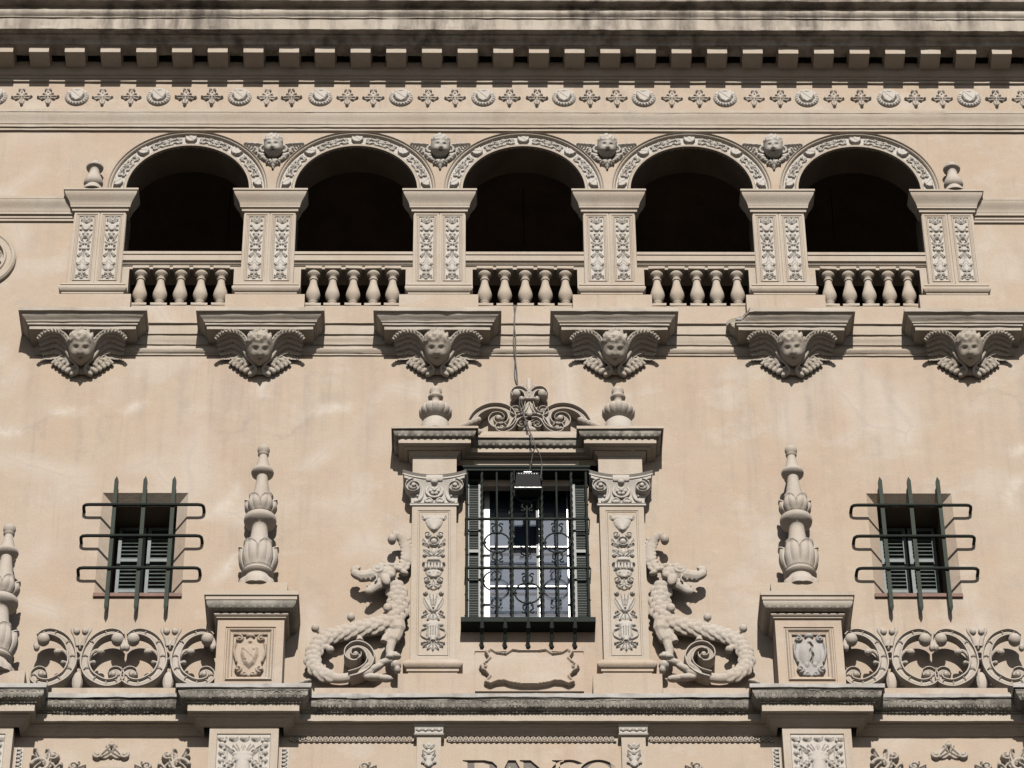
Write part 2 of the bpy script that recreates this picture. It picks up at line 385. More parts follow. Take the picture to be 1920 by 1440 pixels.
# ---- the facade wall
def sheet(mb, x0, x1, z0, z1, holes, d=0., refine=None, step=None):
    if refine:
        sheet(mb, *refine[:4], holes, d, None, refine[4]); holes = holes+[refine[:4]]
    xs = sorted({x0, x1, *[min(max(v, x0), x1) for h in holes for v in h[:2]]}); zs = sorted({z0, z1, *[min(max(v, z0), z1) for h in holes for v in h[2:]]})
    if step: xs = sorted({*xs, *[round(v, 4) for v in np.arange(x0+.02, x1-.01, step)]}); zs = sorted({*zs, *[round(v, 4) for v in np.arange(z0+.02, z1-.01, step)]})
    for a, b in zip(xs[:-1], xs[1:]):
        for c, e in zip(zs[:-1], zs[1:]):
            mx, mz = (a+b)/2, (c+e)/2
            if any(h[0] < mx < h[1] and h[2] < mz < h[3] for h in holes): continue
            mb.quad((a, -d, c), (b, -d, c), (b, -d, e), (a, -d, e))
    return mb
WXC, WHW, WZ0, WZ1 = 5.09, .57, 29.82, 31.55          # small windows
CWX, CZ0, CZ1 = .62, 29.32, 31.99                      # central window opening
RI, RO, AZ = .88, 1.15, 37.17                          # loggia arches
LX = PX[5]; LZ0, LZ1 = 34.85, 36.9
wall = thing('bank_facade', (0, 0, -1.6), 'tall peach stucco bank facade wall with cracks and rain streaks', 'building')
w = MB()
AR = 5.27; ARZ, ARR = 26.06, .96                        # round arches cut by the lower edge of the picture
holes = [(s*WXC-WHW, s*WXC+WHW, WZ0, WZ1) for s in (-1, 1)]+[(-CWX, CWX, CZ0, CZ1), (-LX, LX, LZ0, 38.4), (-1.02, 1.02, 26.72, 27.36)]
holes += [(s*AR-ARR-.04, s*AR+ARR+.04, 24.2, 27.02+.03) for s in (-1, 1)]
sheet(w, -15, 15, -1.6, 40.4, holes, refine=(-7.8, 7.8, 29.6, 33.9, .042))
for c in AX:                                            # spandrels over the arches
    th = np.linspace(0, PI, 33); pts = [(c+RI*math.cos(a), AZ+RI*math.sin(a)) for a in th]
    for (xa, za), (xb, zb) in zip(pts[:-1], pts[1:]): w.quad((xb, 0, zb), (xa, 0, za), (xa, 0, 38.4), (xb, 0, 38.4))
    for s in (-1, 1):
        xa, xb = sorted((c+s*RI, c+s*BAY/2)); w.quad((xa, 0, LZ1), (xb, 0, LZ1), (xb, 0, 38.4), (xa, 0, 38.4))
for s in (-1, 1):                                       # tympanum above the lower arches
    th = np.linspace(0, PI, 25); c = s*AR; e = ARR+.04
    for a, b in zip(th[:-1], th[1:]):
        w.quad((c+e*math.cos(b), 0, ARZ+e*math.sin(b)), (c+e*math.cos(a), 0, ARZ+e*math.sin(a)), (c+e*math.cos(a), 0, 27.05), (c+e*math.cos(b), 0, 27.05))
w.box(-15, 15, -4.5, -4.4, -1.6, 40.4)
WALLMESH = part('wall', w, M_WALL, wall, smooth=0).data
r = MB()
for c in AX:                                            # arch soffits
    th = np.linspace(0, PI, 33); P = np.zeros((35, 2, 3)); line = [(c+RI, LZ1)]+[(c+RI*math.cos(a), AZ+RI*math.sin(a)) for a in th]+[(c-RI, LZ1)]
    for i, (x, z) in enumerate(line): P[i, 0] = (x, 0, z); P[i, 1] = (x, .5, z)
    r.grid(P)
part('arch_soffit', r, M_SHADE, wall, smooth=40)  # soffit shade put into the darker plaster colour
# ---- inside of the loggia
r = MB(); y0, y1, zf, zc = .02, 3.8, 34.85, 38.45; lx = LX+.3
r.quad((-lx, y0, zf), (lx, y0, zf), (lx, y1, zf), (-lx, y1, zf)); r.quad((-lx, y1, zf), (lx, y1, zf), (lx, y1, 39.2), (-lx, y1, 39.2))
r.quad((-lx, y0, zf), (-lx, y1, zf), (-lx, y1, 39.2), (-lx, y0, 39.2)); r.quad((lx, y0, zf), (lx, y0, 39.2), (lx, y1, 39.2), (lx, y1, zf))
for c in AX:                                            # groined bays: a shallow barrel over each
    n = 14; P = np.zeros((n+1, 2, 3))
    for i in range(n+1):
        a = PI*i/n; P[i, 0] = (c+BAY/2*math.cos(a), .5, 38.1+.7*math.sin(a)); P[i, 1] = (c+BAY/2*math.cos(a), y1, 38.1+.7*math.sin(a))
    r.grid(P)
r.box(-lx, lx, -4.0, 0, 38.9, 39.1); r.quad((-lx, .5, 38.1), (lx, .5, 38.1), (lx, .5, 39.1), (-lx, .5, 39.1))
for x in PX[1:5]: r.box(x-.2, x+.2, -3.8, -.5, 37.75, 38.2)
part('loggia_interior', r, M_SHADE, wall, smooth=0)  # inner dimness of the loggia painted in with the darker plaster
# ---- repaired cracks and pale plaster smears on the wall
CRACK = [[(-7.269, 32.695), (-6.977, 32.641), (-6.741, 32.695), (-6.614, 32.759), (-6.514, 32.871), (-6.401, 32.966)], [(-6.614, 32.759), (-6.579, 32.616), (-6.536, 32.522)], [(-6.079, 32.839), (-6.037, 32.585), (-6.007, 32.333), (-6.056, 32.02)], [(-5.837, 32.824), (-5.649, 32.888), (-5.483, 32.929)], [(-5.787, 32.792), (-5.789, 32.649), (-5.743, 32.491), (-5.783, 32.302)], [(-4.265, 32.667), (-4.142, 32.613), (-3.927, 32.62), (-3.832, 32.667), (-3.803, 32.826), (-3.699, 32.938)], [(-4.058, 32.604), (-4.073, 32.399), (-4.077, 32.116)], [(-3.639, 32.636), (-3.42, 32.573), (-3.275, 32.526), (-3.088, 32.684), (-2.995, 32.796), (-2.832, 33.003)], [(-3.61, 33.131), (-3.569, 33.324), (-3.54, 33.518)], [(6.032, 33.08), (6.146, 33.273), (6.327, 33.387), (6.517, 33.338), (6.682, 33.274), (6.748, 33.081), (6.75, 32.857)], [(3.837, 33.302), (3.856, 33.013), (3.829, 32.757)]]
SMEAR = [[(-7.264, 32.631), (-7.023, 32.616), (-6.811, 32.664)], [(-6.472, 32.95), (-6.307, 32.999), (-6.088, 32.967)], [(-5.484, 32.952), (-5.345, 33.048), (-5.254, 33.128)], [(-3.591, 33.259), (-3.574, 33.453), (-3.558, 33.68)], [(-2.855, 32.971), (-2.688, 33.036), (-2.423, 33.068)], [(-4.286, 31.114), (-4.104, 31.251), (-3.925, 31.466), (-3.886, 31.681)], [(-4.14, 30.02), (-3.986, 30.197), (-3.836, 30.495)], [(6.431, 31.292), (6.444, 31.507), (6.532, 31.723), (6.69, 31.879)], [(6.535, 32.254), (6.637, 32.317), (6.735, 32.333)]]
def marks(me):
    co = np.empty(len(me.vertices)*3); me.vertices.foreach_get('co', co); co = co.reshape(-1, 3)
    drips = []
    for x in list(np.arange(-7.2, 7.3, .42)):
        x += rng.uniform(-.18, .18); z1 = 33.98-rng.uniform(0, .05); drips.append([(x, z1), (x+rng.uniform(-.02, .02), z1-.35), (x+rng.uniform(-.03, .03), z1-.7-rng.uniform(0, .9))])
    for x in (-5.62, -5.3, -4.95, -4.62, 4.58, 4.9, 5.3, 5.6): drips.append([(x, 29.76), (x+.01, 29.70), (x, 29.62)])
    for name, paths, w_, amp in (('repair', SMEAR, .075, 1.), ('crack', CRACK, .026, .9), ('drip', drips, .06, .9)):
        val = np.zeros(len(co))
        for ci, c in enumerate(paths):
            A = np.array(crom(c, 10)); A = A+np.stack([.02*np.sin(np.arange(len(A))*1.3+ci), .02*np.cos(np.arange(len(A))*.9)], 1); n = len(A)
            for i in range(n-1):
                p0, p1 = A[i], A[i+1]; sel = (np.abs(co[:, 0]-p0[0]) < .35) & (np.abs(co[:, 2]-p0[1]) < .35) & (np.abs(co[:, 1]) < .01)
                if not sel.any(): continue
                q = co[sel][:, [0, 2]]; dlt = p1-p0; t = np.clip(((q-p0)@dlt)/(dlt@dlt+1e-9), 0, 1); dist = np.linalg.norm(q-p0-t[:, None]*dlt, axis=1)
                ww = w_*(.6+.5*math.sin(i*.7+ci)**2); f = math.sin(PI*min(max(i/n, .06), .94))**.5
                val[sel] = np.maximum(val[sel], amp*f*np.exp(-(dist/ww)**2))
        at = me.attributes.new(name, 'FLOAT', 'POINT'); at.data.foreach_set('value', val)
marks(WALLMESH)
# ================================================================== TOP CORNICE AND FRIEZE
cor = thing('main_cornice', (0, 0, 39.3), 'rain-blackened main cornice carried on a row of square modillions', 'cornice')
XE = 15
m = MB(); m.mould([(0, 40.75), (.86, 40.75), (.86, 40.31), (.84, 40.275), (.70, 40.27), (.70, 40.215)], [(-XE, 0), (XE, 0)], True, .006); part('gutter', m, M_CORN, cor)
m = MB(); m.mould([(.3, 40.2145)]+torus(.70, 40.213, 40.05, .06)+[(.69, 40.035), (.3, 40.035)], [(-XE, 0), (XE, 0)], True, .006); part('torus_moulding', m, M_CORN, cor)
m = MB(); m.mould([(.3, 40.033), (.735, 40.033), (.735, 40.015), (.715, 40.005), (.715, 39.86), (.728, 39.85), (.728, 39.775), (.62, 39.77), (.62, 39.735)]+cavetto(.60, 39.73, .53, 39.665)+[(.3, 39.66)], [(-XE, 0), (XE, 0)], True, .006); part('corona', m, M_CORN, cor)
m = MB(); m.mould([(.05, 39.659), (.175, 39.659), (.175, 39.535), (.165, 39.53)]+ovolo(.165, 39.525, .115, 39.43)+[(.105, 39.425), (.105, 39.39), (.085, 39.385), (.085, 39.338), (.02, 39.335)], [(-XE, 0), (XE, 0)], True, .0025); part('bed_moulding', m, M_MOULD, cor)
m = MB(); m.box(-.145, .145, .176, .485, 39.537, 39.658, .004); m.box(-.165, .165, .5, .176, 39.651, 39.664)
mod = fixnormals(m.mesh('modillion', M_MOULD, 0))
for k in range(-17, 17):
    link('modillion', mod, cor, loc=(k*.5235+.236, 0, -39.3))
fr = thing('ornamented_frieze', (0, 0, 38.4), 'flat stucco frieze with a row of shields and star bosses below the cornice', 'frieze')
m = MB(); m.mould([(0, 39.333), (.05, 39.333), (.05, 38.722), (0, 38.72)], [(-XE, 0), (XE, 0)], True, .0025); part('frieze_band', m, M_WALL, fr)
m = MB(); m.mould([(0, 38.7195), (.125, 38.7195), (.125, 38.66)]+cyma(.118, 38.655, .07, 38.47)+[(.06, 38.465), (.06, 38.418), (.035, 38.415), (.035, 38.372), (0, 38.37)], [(-XE, 0), (XE, 0)], True, .0025); part('architrave_moulding', m, M_MOULD, fr)
# shield medallion and star boss
q = Relief(.36, .40, .006); q.tube(arc(0, .2, .142, 0, 2*PI, 40), .034, .04, False)
for i in range(14):
    a = -PI*1.12+i*PI*1.24/13; q.dome(.145*math.cos(a), .2+.145*math.sin(a), .026, .017, .056, a+.6, False)
q.poly([(-.105, .325), (0, .30), (.105, .325), (.115, .24), (.075, .13), (0, .075), (-.075, .13), (-.115, .24)], .062, .02)
t = np.abs((q.X+.0)*.72+(q.Z-.2)*.69); q.H -= .012*(t < .007)*(np.abs(q.X) < .085)*(q.H > .045)
MED = relief_mesh('shield_medallion', q, M_PALE, True)
q = Relief(.34, .40, .006); q.dome(0, .2, .055, .07, .06)
for x, z in ((0, .30), (.105, .19), (0, .09)): q.leaf(0, .2, x*1.3, .2+(z-.2)*1.35, .045, .05)
q.leaf(0, .2, .16, .2, .035, .05); q.dome(.135, .2, .025, .02, .055); q.dome(.075, .155, .03, .016, .045, -.5); q.dome(.06, .26, .025, .018, .045, .6)
q.dome(0, .045, .024, .028, .06); q.scroll(.022, .345, .025, -1.5, 1., .011, .045)
for x, z in ((.03, .22), (0, .26), (.02, .17)): q.cut(x, z, .012, .012, .03); q.cut(-x, z, .012, .012, .03)
STAR = relief_mesh('star_boss', q, M_STONE, True)
for k in range(-8, 8):
    x = (k+.5)*1.19; link('shield_medallion', MED, fr, loc=(x+rng.uniform(-.008, .008), -.05, 38.835-38.4), rot=(0, R(rng.uniform(-4, 4)), 0))
    for j in (1, 2): link('star_boss', STAR, fr, loc=(x+1.19*j/3+rng.uniform(-.012, .012), -.05, 38.83-38.4), rot=(0, R(rng.uniform(-4, 4)), 0), scale=(rng.uniform(.95, 1.05), rng.uniform(.8, 1.1), 1))
# ================================================================== LOGGIA ARCHES
def polar(r0, mid):
    return lambda x, z, h: ((r0+z)*math.sin(x/mid), -h, (r0+z)*math.cos(x/mid))
RIN, RBW = .932, .162; MID = RIN+RBW/2
L = .50; q = Relief(L, RBW, .0055)
for s in (-1, 1):
    q.scroll(s*.205, .105, .03, s*1.2+PI/2, s*1.3, .011, .03, False); q.scroll(s*.205, .04, .03, -s*1.2-PI/2, -s*1.3, .011, .03, False)
    q.tube(crom([(s*.18, .125), (s*.12, .10), (s*.08, .13), (s*.02, .11)]), .012, .03, False); q.tube(crom([(s*.18, .02), (s*.11, .05), (s*.07, .018), (0, .03)]), .012, .028, False)
    q.scroll(s*.085, .10, .024, s*2, s*1.2, .009, .032, False); q.scroll(s*.075, .045, .022, -s*2, -s*1.1, .009, .03, False)
    q.leaf(s*.03, .02, s*.15, .075, .02, .03, False); q.leaf(s*.02, .06, s*.13, .13, .016, .03, False)
q.leaf(0, .01, 0, .14, .03, .034, False); q.dome(0, .075, .02, .03, .04)
for s in (-1, 1): q.leaf(s*.01, .05, s*.045, .125, .015, .034, False)
ARO = q.mesh(MB(), polar(RIN, MID)).mesh('scroll_relief', M_PALE, 60)
q = Relief(.20, .162, .006)
q.poly([(-.082, .143), (-.04, .132), (0, .144), (.04, .132), (.082, .143), (.086, .07), (.055, .025), (0, .004), (-.055, .025), (-.086, .07)], .055, .014)
t = np.abs(q.X*.7+(q.Z-.075)*.7); q.H -= .01*(t < .006)*(q.H > .03)
ARS = q.mesh(MB(), polar(RIN, MID), True).mesh('arch_shield', M_PALE, 60)
def ringmould(prof, zs=LZ1):          # profile (radius, d) around a stilted half circle
    P = np.zeros((43, len(prof), 3)); th = np.linspace(0, PI, 41)
    for j, (rr, d) in enumerate(prof):
        line = [(rr, zs-AZ)]+[(rr*math.cos(a), rr*math.sin(a)) for a in th]+[(-rr, zs-AZ)]
        for i, (x, z) in enumerate(line): P[i, j] = (x, -d, z)
    return P
m1 = MB(); m1.grid(ringmould([(RI, -.02), (RI, .045), (RI+.03, .05), (RI+.042, .035), (RI+.046, .02), (RIN, .012)])); A_IN = fixnormals(m1.mesh('inner_fascia', M_MOULD, 40))
m1 = MB(); m1.grid(ringmould([(RIN-.002, .012), (RIN+RBW+.002, .012)])); A_BED = fixnormals(m1.mesh('relief_bed', M_PALE, 40))
m1 = MB(); m1.grid(ringmould([(RIN+RBW, .012), (RIN+RBW+.008, .05), (RIN+RBW+.02, .062), (RIN+RBW+.035, .058), (RIN+RBW+.038, .075), (RO-.01, .085), (RO, .075), (RO, -.02)])); A_OUT = fixnormals(m1.mesh('outer_moulding', M_MOULD, 40))
ORD = ['leftmost', 'second', 'middle', 'fourth', 'rightmost']
for i, c in enumerate(AX):
    lab = {0: 'leftmost carved round arch of the five in the loggia', 1: 'second carved loggia arch from the left', 2: 'carved loggia arch in the middle, above the hanging cables', 3: 'second carved loggia arch from the right', 4: 'rightmost carved round arch of the five in the loggia'}[i]
    a = thing('loggia_arch', (c, 0, AZ), lab, 'arch', 'carved arches of the loggia')
    link('inner_fascia', A_IN, a); link('relief_bed', A_BED, a); link('outer_moulding', A_OUT, a)
    for k in range(-2, 3): link('arch_shield', ARS, a, loc=(0, -.014, 0), rot=(0, R(41*k), 0))
    for k in (-1.5, -.5, .5, 1.5): link('scroll_relief', ARO, a, loc=(0, -.014, 0), rot=(0, R(41*k), 0))
# ================================================================== CHERUB HEADS
def head_mesh(name, mat, open_mouth=False, n=56, m=44):
    rx, rd, rz = .165, .18, .215; vs = []
    cur = [(rng.uniform(-1, 1), rng.uniform(-.1, 1), rng.uniform(.25, 1)) for _ in range(46)]
    cur = [np.array(c)/np.linalg.norm(c) for c in cur]
    G = lambda u, s: math.exp(-(u/s)**2)
    for i in range(m+1):
        th = PI*i/m
        for j in range(n):
            a = 2*PI*j/n; x, f, z = math.sin(th)*math.cos(a), math.sin(th)*math.sin(a), math.cos(th); k = 1.
            if f > 0:
                e = max(0, f)**.4
                for s in (-1, 1):
                    k -= .16*e*G(x-s*.36, .17)*G(z-.03, .11); k += .075*e*G(x-s*.36, .10)*G(z-.01, .06)
                    k += .07*e*G(x-s*.36, .24)*G(z-.20, .07); k += .12*e*G(x-s*.50, .24)*G(z+.36, .2); k += .06*e*G(x-s*.10, .07)*G(z+.27, .06)
                k += .14*e*G(x, .09)*G(z+.05, .2); k += .30*e*G(x, .11)*G(z+.24, .10)
                k += .11*e*G(x, .2)*G(z+.43, .055); k += .10*e*G(x, .17)*G(z+.61, .055); k -= (.30 if open_mouth else .14)*e*G(x, .17)*G(z+.52, .06 if open_mouth else .04)
                k += .10*e*G(x, .24)*G(z+.82, .14)
            hair = 1/(1+math.exp(-((z-.42)+.55*max(0, -f+.35)+.35*max(0, abs(x)-.6))*16))
            if hair > .02:
                v = np.array((x, f, z)); b = 0
                for c in cur:
                    dd = np.linalg.norm(v-c); b = max(b, math.exp(-(dd/.20)**2)*(.6+.4*math.sin(dd*30)))
                k += hair*(.04+.24*b)
            w_ = 1-.22*max(0, -z-.25)
            vs.append((x*rx*k*w_, -f*rd*k*(1-.06*max(0, -z)), z*rz*k))
    fs = [(i*n+j, (i+1)*n+j, (i+1)*n+(j+1) % n, i*n+(j+1) % n) for i in range(m) for j in range(n)]
    mb = MB(); mb.add(vs, fs); return fixnormals(mb.mesh(name, mat, 75))
HEAD = head_mesh('cherub_head', M_BRKT); HEAD2 = head_mesh('spandrel_head', M_PALE, True)
# ---- wing of the bracket cherub (right side, local: x out, z about the head centre)
def wing():
    mb = MB(); rim = crom([(.13, .22, .02), (.19, .31, .15), (.28, .345, .25), (.40, .345, .285), (.52, .33, .255), (.605, .31, .175)], 8)
    nu, nv = len(rim), 30; P = np.zeros((nu, nv, 3)); bot = crom([(.12, .02, -.14), (.19, .02, -.08), (.28, .02, -.01), (.38, .02, .04), (.47, .02, .05), (.54, .02, .03)], 8)
    for i in range(nu):
        a = np.array(rim[i]); b = np.array(bot[i])
        for j in range(nv):
            v = j/(nv-1); q = a*(1-v)+b*v; sag = .02*math.sin(PI*v); saw = .040*((v*5.0+.12*math.sin(i*.35)) % 1.)
            P[i, j] = (q[0]+.012*math.sin(v*31)*(i/nu)**3, -(q[1]-sag+saw), q[2]+.02*math.sin(PI*v)-.018*((v*5.0+.12*math.sin(i*.35)) % 1.))
    mb.grid(P)
    n = len(rim); mb.tube([(x, -d, z) for x, d, z in rim], [.042-.014*i/n for i in range(n)], 9)
    for i in range(8, n-1, 3):             # slanting feather cuts on the rim
        x, d, z = rim[i]; mb.ell((x, -d-.006, z+.006), (.022, .050, .044-.012*i/n), 8, 6, Matrix.Rotation(.5, 3, 'Y'))
    return mb
wg = wing(); WINGR = fixnormals(wg.mesh('wing', M_BRKT, 50)); WINGL = fixnormals(wg.mirror().mesh('wing', M_BRKT, 50))
# ---- leafy ruff below the bracket cherub
def ruff():
    mb = MB()
    for s in (-1, 1):
        mb.tube([(s*x, -d, z) for x, d, z in crom([(.20, .20, .06), (.215, .21, -.08), (.165, .20, -.19), (.085, .17, -.285), (.05, .13, -.36), (.07, .09, -.42)], 6)], [.034]*8+[.03]*9+[.024]*14, 8)
        for (x, d, z, r) in ((.10, .07, -.385, .062), (.165, .07, -.335, .062), (.11, .10, -.315, .058), (.225, .065, -.295, .060), (.18, .10, -.255, .055), (.285, .06, -.245, .055), (.245, .09, -.20, .054), (.345, .055, -.20, .050), (.305, .08, -.145, .05), (.40, .05, -.16, .046), (.365, .07, -.11, .042), (.30, .085, -.07, .045)):
            a = .75-x; mb.ell((s*x, -d, z), (r*1.35, r*.9, r*.66), 10, 7, Matrix.Rotation(s*a, 3, 'Y')); mb.ell((s*(x+.03), -d-.008, z-.028), (r*.45, r*.5, r*.5), 8, 6)
        mb.ell((s*.19, -.10, -.14), (.075, .08, .14), 10, 8)
    mb.ell((0, -.05, -.27), (.17, .06, .12), 12, 8); return mb
RUFF = remeshed(ruff(), 'leafy_ruff', M_BRKT, .0085, 1)
# ================================================================== LOGGIA BASE, BRACKETS
sc = thing('loggia_base_course', (0, 0, 34.0), 'moulded stucco base course running between the cherub brackets', 'moulding')
m = MB(); m.mould([(-.2, 34.852), (.10, 34.852), (.10, 34.535), (.115, 34.53), (.115, 34.51), (.085, 34.505)], [(-6.75, 0), (6.75, 0)], True, .003); part('parapet_base', m, M_WALL, sc)
m = MB(); m.mould([(0, 34.504), (.085, 34.504), (.085, 34.335), (.06, 34.33), (.06, 34.29), (.075, 34.285)]+cyma(.075, 34.28, .05, 34.17)+[(.03, 34.165), (.03, 34.145)]+torus(.03, 34.14, 34.03, .03)+[(.02, 34.025), (.02, 34.0), (0, 34.0)], [(-6.75, 0), (6.75, 0)], True, .003); part('moulding', m, M_MOULD, sc)
SLABP = [(0, 34.45), (.175, 34.45), (.18, 34.445), (.18, 34.385), (.145, 34.38)]+cyma(.142, 34.378, .075, 34.275, 8)+[(.055, 34.27), (.055, 34.238), (.03, 34.235), (.03, 34.175), (-.012, 34.173)]
BX = [2.435*(i-2.5) for i in range(6)]
LBR = ['leftmost of the six winged cherub brackets under the loggia', 'second winged cherub bracket from the left under the loggia', 'winged cherub bracket above the left ribbed urn', 'winged cherub bracket above the right ribbed urn', 'winged cherub bracket whose slab has a broken off corner', 'rightmost of the six winged cherub brackets under the loggia']
for i, x in enumerate(BX):
    b = thing('cherub_bracket', (x, 0, 33.85), LBR[i], 'bracket', 'winged cherub brackets under the loggia')
    H = .70; path = [(-H, -.02), (-H, .325), (H, .325), (H, -.02)]
    path = path if i != 4 else [(-H, -.02), (-H, .1), (-H, .2), (-H, .27), (-H, .325), (-H+.06, .325), (-H+.12, .325), (-H+.2, .325), (-H+.3, .325), (-H+.4, .325), (H, .325), (H, -.02)]
    m = MB(); m.mould([(o, z-33.85) for o, z in SLABP], path, False, .004)
    zt = .598; k_ = .45 if i == 4 else 0; m.quad((-H-.165+k_, .02, zt), (H+.165, .02, zt), (H+.165, -.48, zt), (-H-.165+k_, -.48, zt))
    zb = .3215; m.quad((-H+.004, .02, zb), (H-.004, .02, zb), (H-.004, -.321, zb), (-H+.004, -.321, zb))
    if i == 4:                      # the front left corner of the slab has been knocked off
        vs = []
        for (px, py, pz) in m.v:
            k = (px+.88)*1.15+(.5+py)*1.3
            if k < .36 and pz > .44:
                t = (.36-k); px += t*.62+.02*math.sin(pz*90); py += t*.50+.02*math.sin(px*70); pz -= .03*t+.008*math.sin(px*60)
            vs.append((px, py, pz))
        m.v = vs
    me = fixnormals(m.mesh('slab', M_BRKT, 40)); link('slab', me, b, label='moulded slab with its left corner broken off' if i == 4 else None)
    link('cherub_head', HEAD, b, loc=(0, -.25, .06), rot=(R(40+rng.uniform(-4, 4)), R(rng.uniform(-4, 4)), R(rng.uniform(-7, 7))), scale=(1.08, 1.08, 1.12))
    link('wing', WINGR, b, loc=(0, 0, 0)); link('wing', WINGL, b, loc=(0, 0, 0)); link('leafy_ruff', RUFF, b, loc=(0, 0, .14), scale=(.95, .9, .95))
    if i == 4:
        rb = MB()
        for k in range(16): rb.ell((-.74+rng.uniform(-.03, .15), -.24+rng.uniform(-.13, .2), .49+rng.uniform(-.05, .06)), (.055, .055, .04), 6, 4)
        link('broken_core', remeshed(rb, 'broken_core', M_WEATH, .018, 0), b)
# ================================================================== PIERS
q = Relief(.185, 1.235, .0055); zz = 1.235
q.scroll(.045, zz-.06, .032, 1.5, 1.2, .011, .03); q.leaf(.0, zz-.02, .08, zz-.1, .02, .028); q.leaf(0, zz-.14, .08, zz-.05, .022, .03); q.dome(0, zz-.09, .022, .03, .036)
q.vase([(.0, zz-.30), (.035, zz-.28), (.06, zz-.24), (.068, zz-.21), (.06, zz-.20), (.03, zz-.195)], .035); q.scroll(.068, zz-.275, .018, 0, 1, .008, .026); q.scroll(.07, zz-.19, .016, 0, 1, .008, .026)
q.dome(0, zz-.40, .032, .048, .046); q.dome(0, zz-.352, .05, .026, .04); q.leaf(.03, zz-.46, .085, zz-.35, .02, .032); q.tube([(.085, zz-.36), (.045, zz-.48), (.02, zz-.5)], .008, .026)
for s_ in (-1, 1): q.cut(s_*.012, zz-.39, .008, .007, .02)
q.cut(0, zz-.425, .012, .006, .02)
q.dome(.03, zz-.53, .035, .02, .028, .5); q.leaf(.01, zz-.56, .085, zz-.50, .018, .028); q.scroll(.06, zz-.575, .02, 2, 1, .008, .024)
q.poly([(-.035, zz-.62), (.035, zz-.62), (.03, zz-.67), (-.03, zz-.67)], .03); q.scroll(.06, zz-.645, .02, 1, 1.1, .008, .026)
q.leaf(0, zz-.69, .085, zz-.78, .024, .034); q.leaf(.01, zz-.70, .07, zz-.80, .015, .03); q.leaf(0, zz-.70, .0, zz-.84, .018, .03)
q.vase([(.0, zz-.80), (.05, zz-.90), (.062, zz-.96), (.05, zz-1.02), (.02, zz-1.06), (.0, zz-1.07)], .034); q.scroll(.066, zz-.94, .022, .5, 1.2, .009, .03); q.leaf(.03, zz-1.06, .085, zz-.97, .02, .03)
for k in (0, 1): q.tube([(.0, zz-.86-.06*k), (.04, zz-.92-.05*k)], .007, .042)
q.tube([(0, zz-1.05), (0, zz-1.16)], .012, .028); q.scroll(.03, zz-1.12, .022, -1, 1.1, .008, .026); q.leaf(.0, zz-1.19, .085, zz-1.15, .016, .028); q.dome(.075, zz-1.19, .016, .012, .026); q.dome(0, zz-1.2, .03, .016, .024)
q.rough(.003); PREL = relief_mesh('relief_panel', q, M_PALE)
def rect_frame(mb, x0, x1, z0, z1, steps):
    """nested rectangular rings; steps = [(inset, d)]"""
    P = np.zeros((len(steps), 4, 3))
    for i, (k, d) in enumerate(steps):
        for j, (x, z) in enumerate(((x0+k, z0+k), (x1-k, z0+k), (x1-k, z1-k), (x0+k, z1-k))): P[i, j] = (x, -d, z)
    mb.grid(P, closev=True); return mb
def pier_meshes():
    b = 34.45; out = []
    m = MB(); m.box(-.55, .55, -.3, .26, .0, .475, .006); out.append(('plinth', m, M_WALL, 0))
    hw = .37; path = [(-hw, -.5), (-hw, .10), (hw, .10), (hw, -.5)]
    m = MB(); m.mould([(0, .80)]+cavetto(.0, .80, .075, .725, 5)+[(.085, .722)]+torus(.07, .72, .60, .035)+[(.062, .597), (.062, .57), (.04, .565)]+[(.04, .477), (0, .477)], path, False); out.append(('base', m, M_MOULD, 40))
    m = MB(); m.box(-hw+.004, hw-.004, -.5, -.0205, .5, 2.5); out.append(('inner_jamb', m, M_SHADE, 0))  # jamb split from the shaft, its shade painted as a darker colour
    m = MB(); sh0, sh1 = .80, 2.19; m.box(-hw, hw, -.02, .085, sh0, sh1)
    for s in (-1, 1):
        c = s*.183; rect_frame(m, c-.179, c+.179, sh0+.02, sh1-.002, [(0, .085), (0, .105), (.03, .105), (.034, .095), (.048, .095), (.055, .108), (.07, .10), (.078, .088)])
    out.append(('shaft', m, M_MOULD, 0))
    m = MB(); m.mould([(0, 2.53), (.16, 2.53), (.162, 2.495), (.15, 2.488)]+cyma(.145, 2.485, .06, 2.29, 8)+[(.055, 2.285), (.055, 2.255)]+torus(.03, 2.253, 2.235, .012, 4)+[(.03, 2.22), (.03, 2.20), (.0, 2.19)], [(-hw, -.06), (-hw, .10), (hw, .10), (hw, -.06)], False)
    m.quad((-hw-.16, .06, 2.53), (hw+.16, .06, 2.53), (hw+.16, -.26, 2.53), (-hw-.16, -.26, 2.53)); out.append(('impost', m, M_MOULD, 40))
    return [(n, fixnormals(mb.mesh(n, mt, sm))) for n, mb, mt, sm in out]
PIER = pier_meshes()
LP = ['leftmost twin panelled pier of the loggia, below the left bottle finial', 'second twin panelled loggia pier from the left', 'third twin panelled loggia pier from the left', 'third twin panelled loggia pier from the right', 'second twin panelled loggia pier from the right', 'rightmost twin panelled pier of the loggia, below the right bottle finial']
for i, x in enumerate(PX):
    p = thing('loggia_pier', (x, 0, 34.45), LP[i], 'pier', 'piers of the loggia')
    for n, me in PIER: link(n, me, p)
    for s in (-1, 1): link('relief_panel', PREL, p, loc=(s*.183, -.0885, .895))
    for s in (-1, 1):
        if (i == 0 and s < 0) or (i == 5 and s > 0): continue
        m = MB(); m.box(s*.371 if s > 0 else -.47, .47 if s > 0 else -.371, -.2, .03, .40, 1.16); link('half_baluster_block', fixnormals(m.mesh('half_block', M_MOULD, 0)), p)
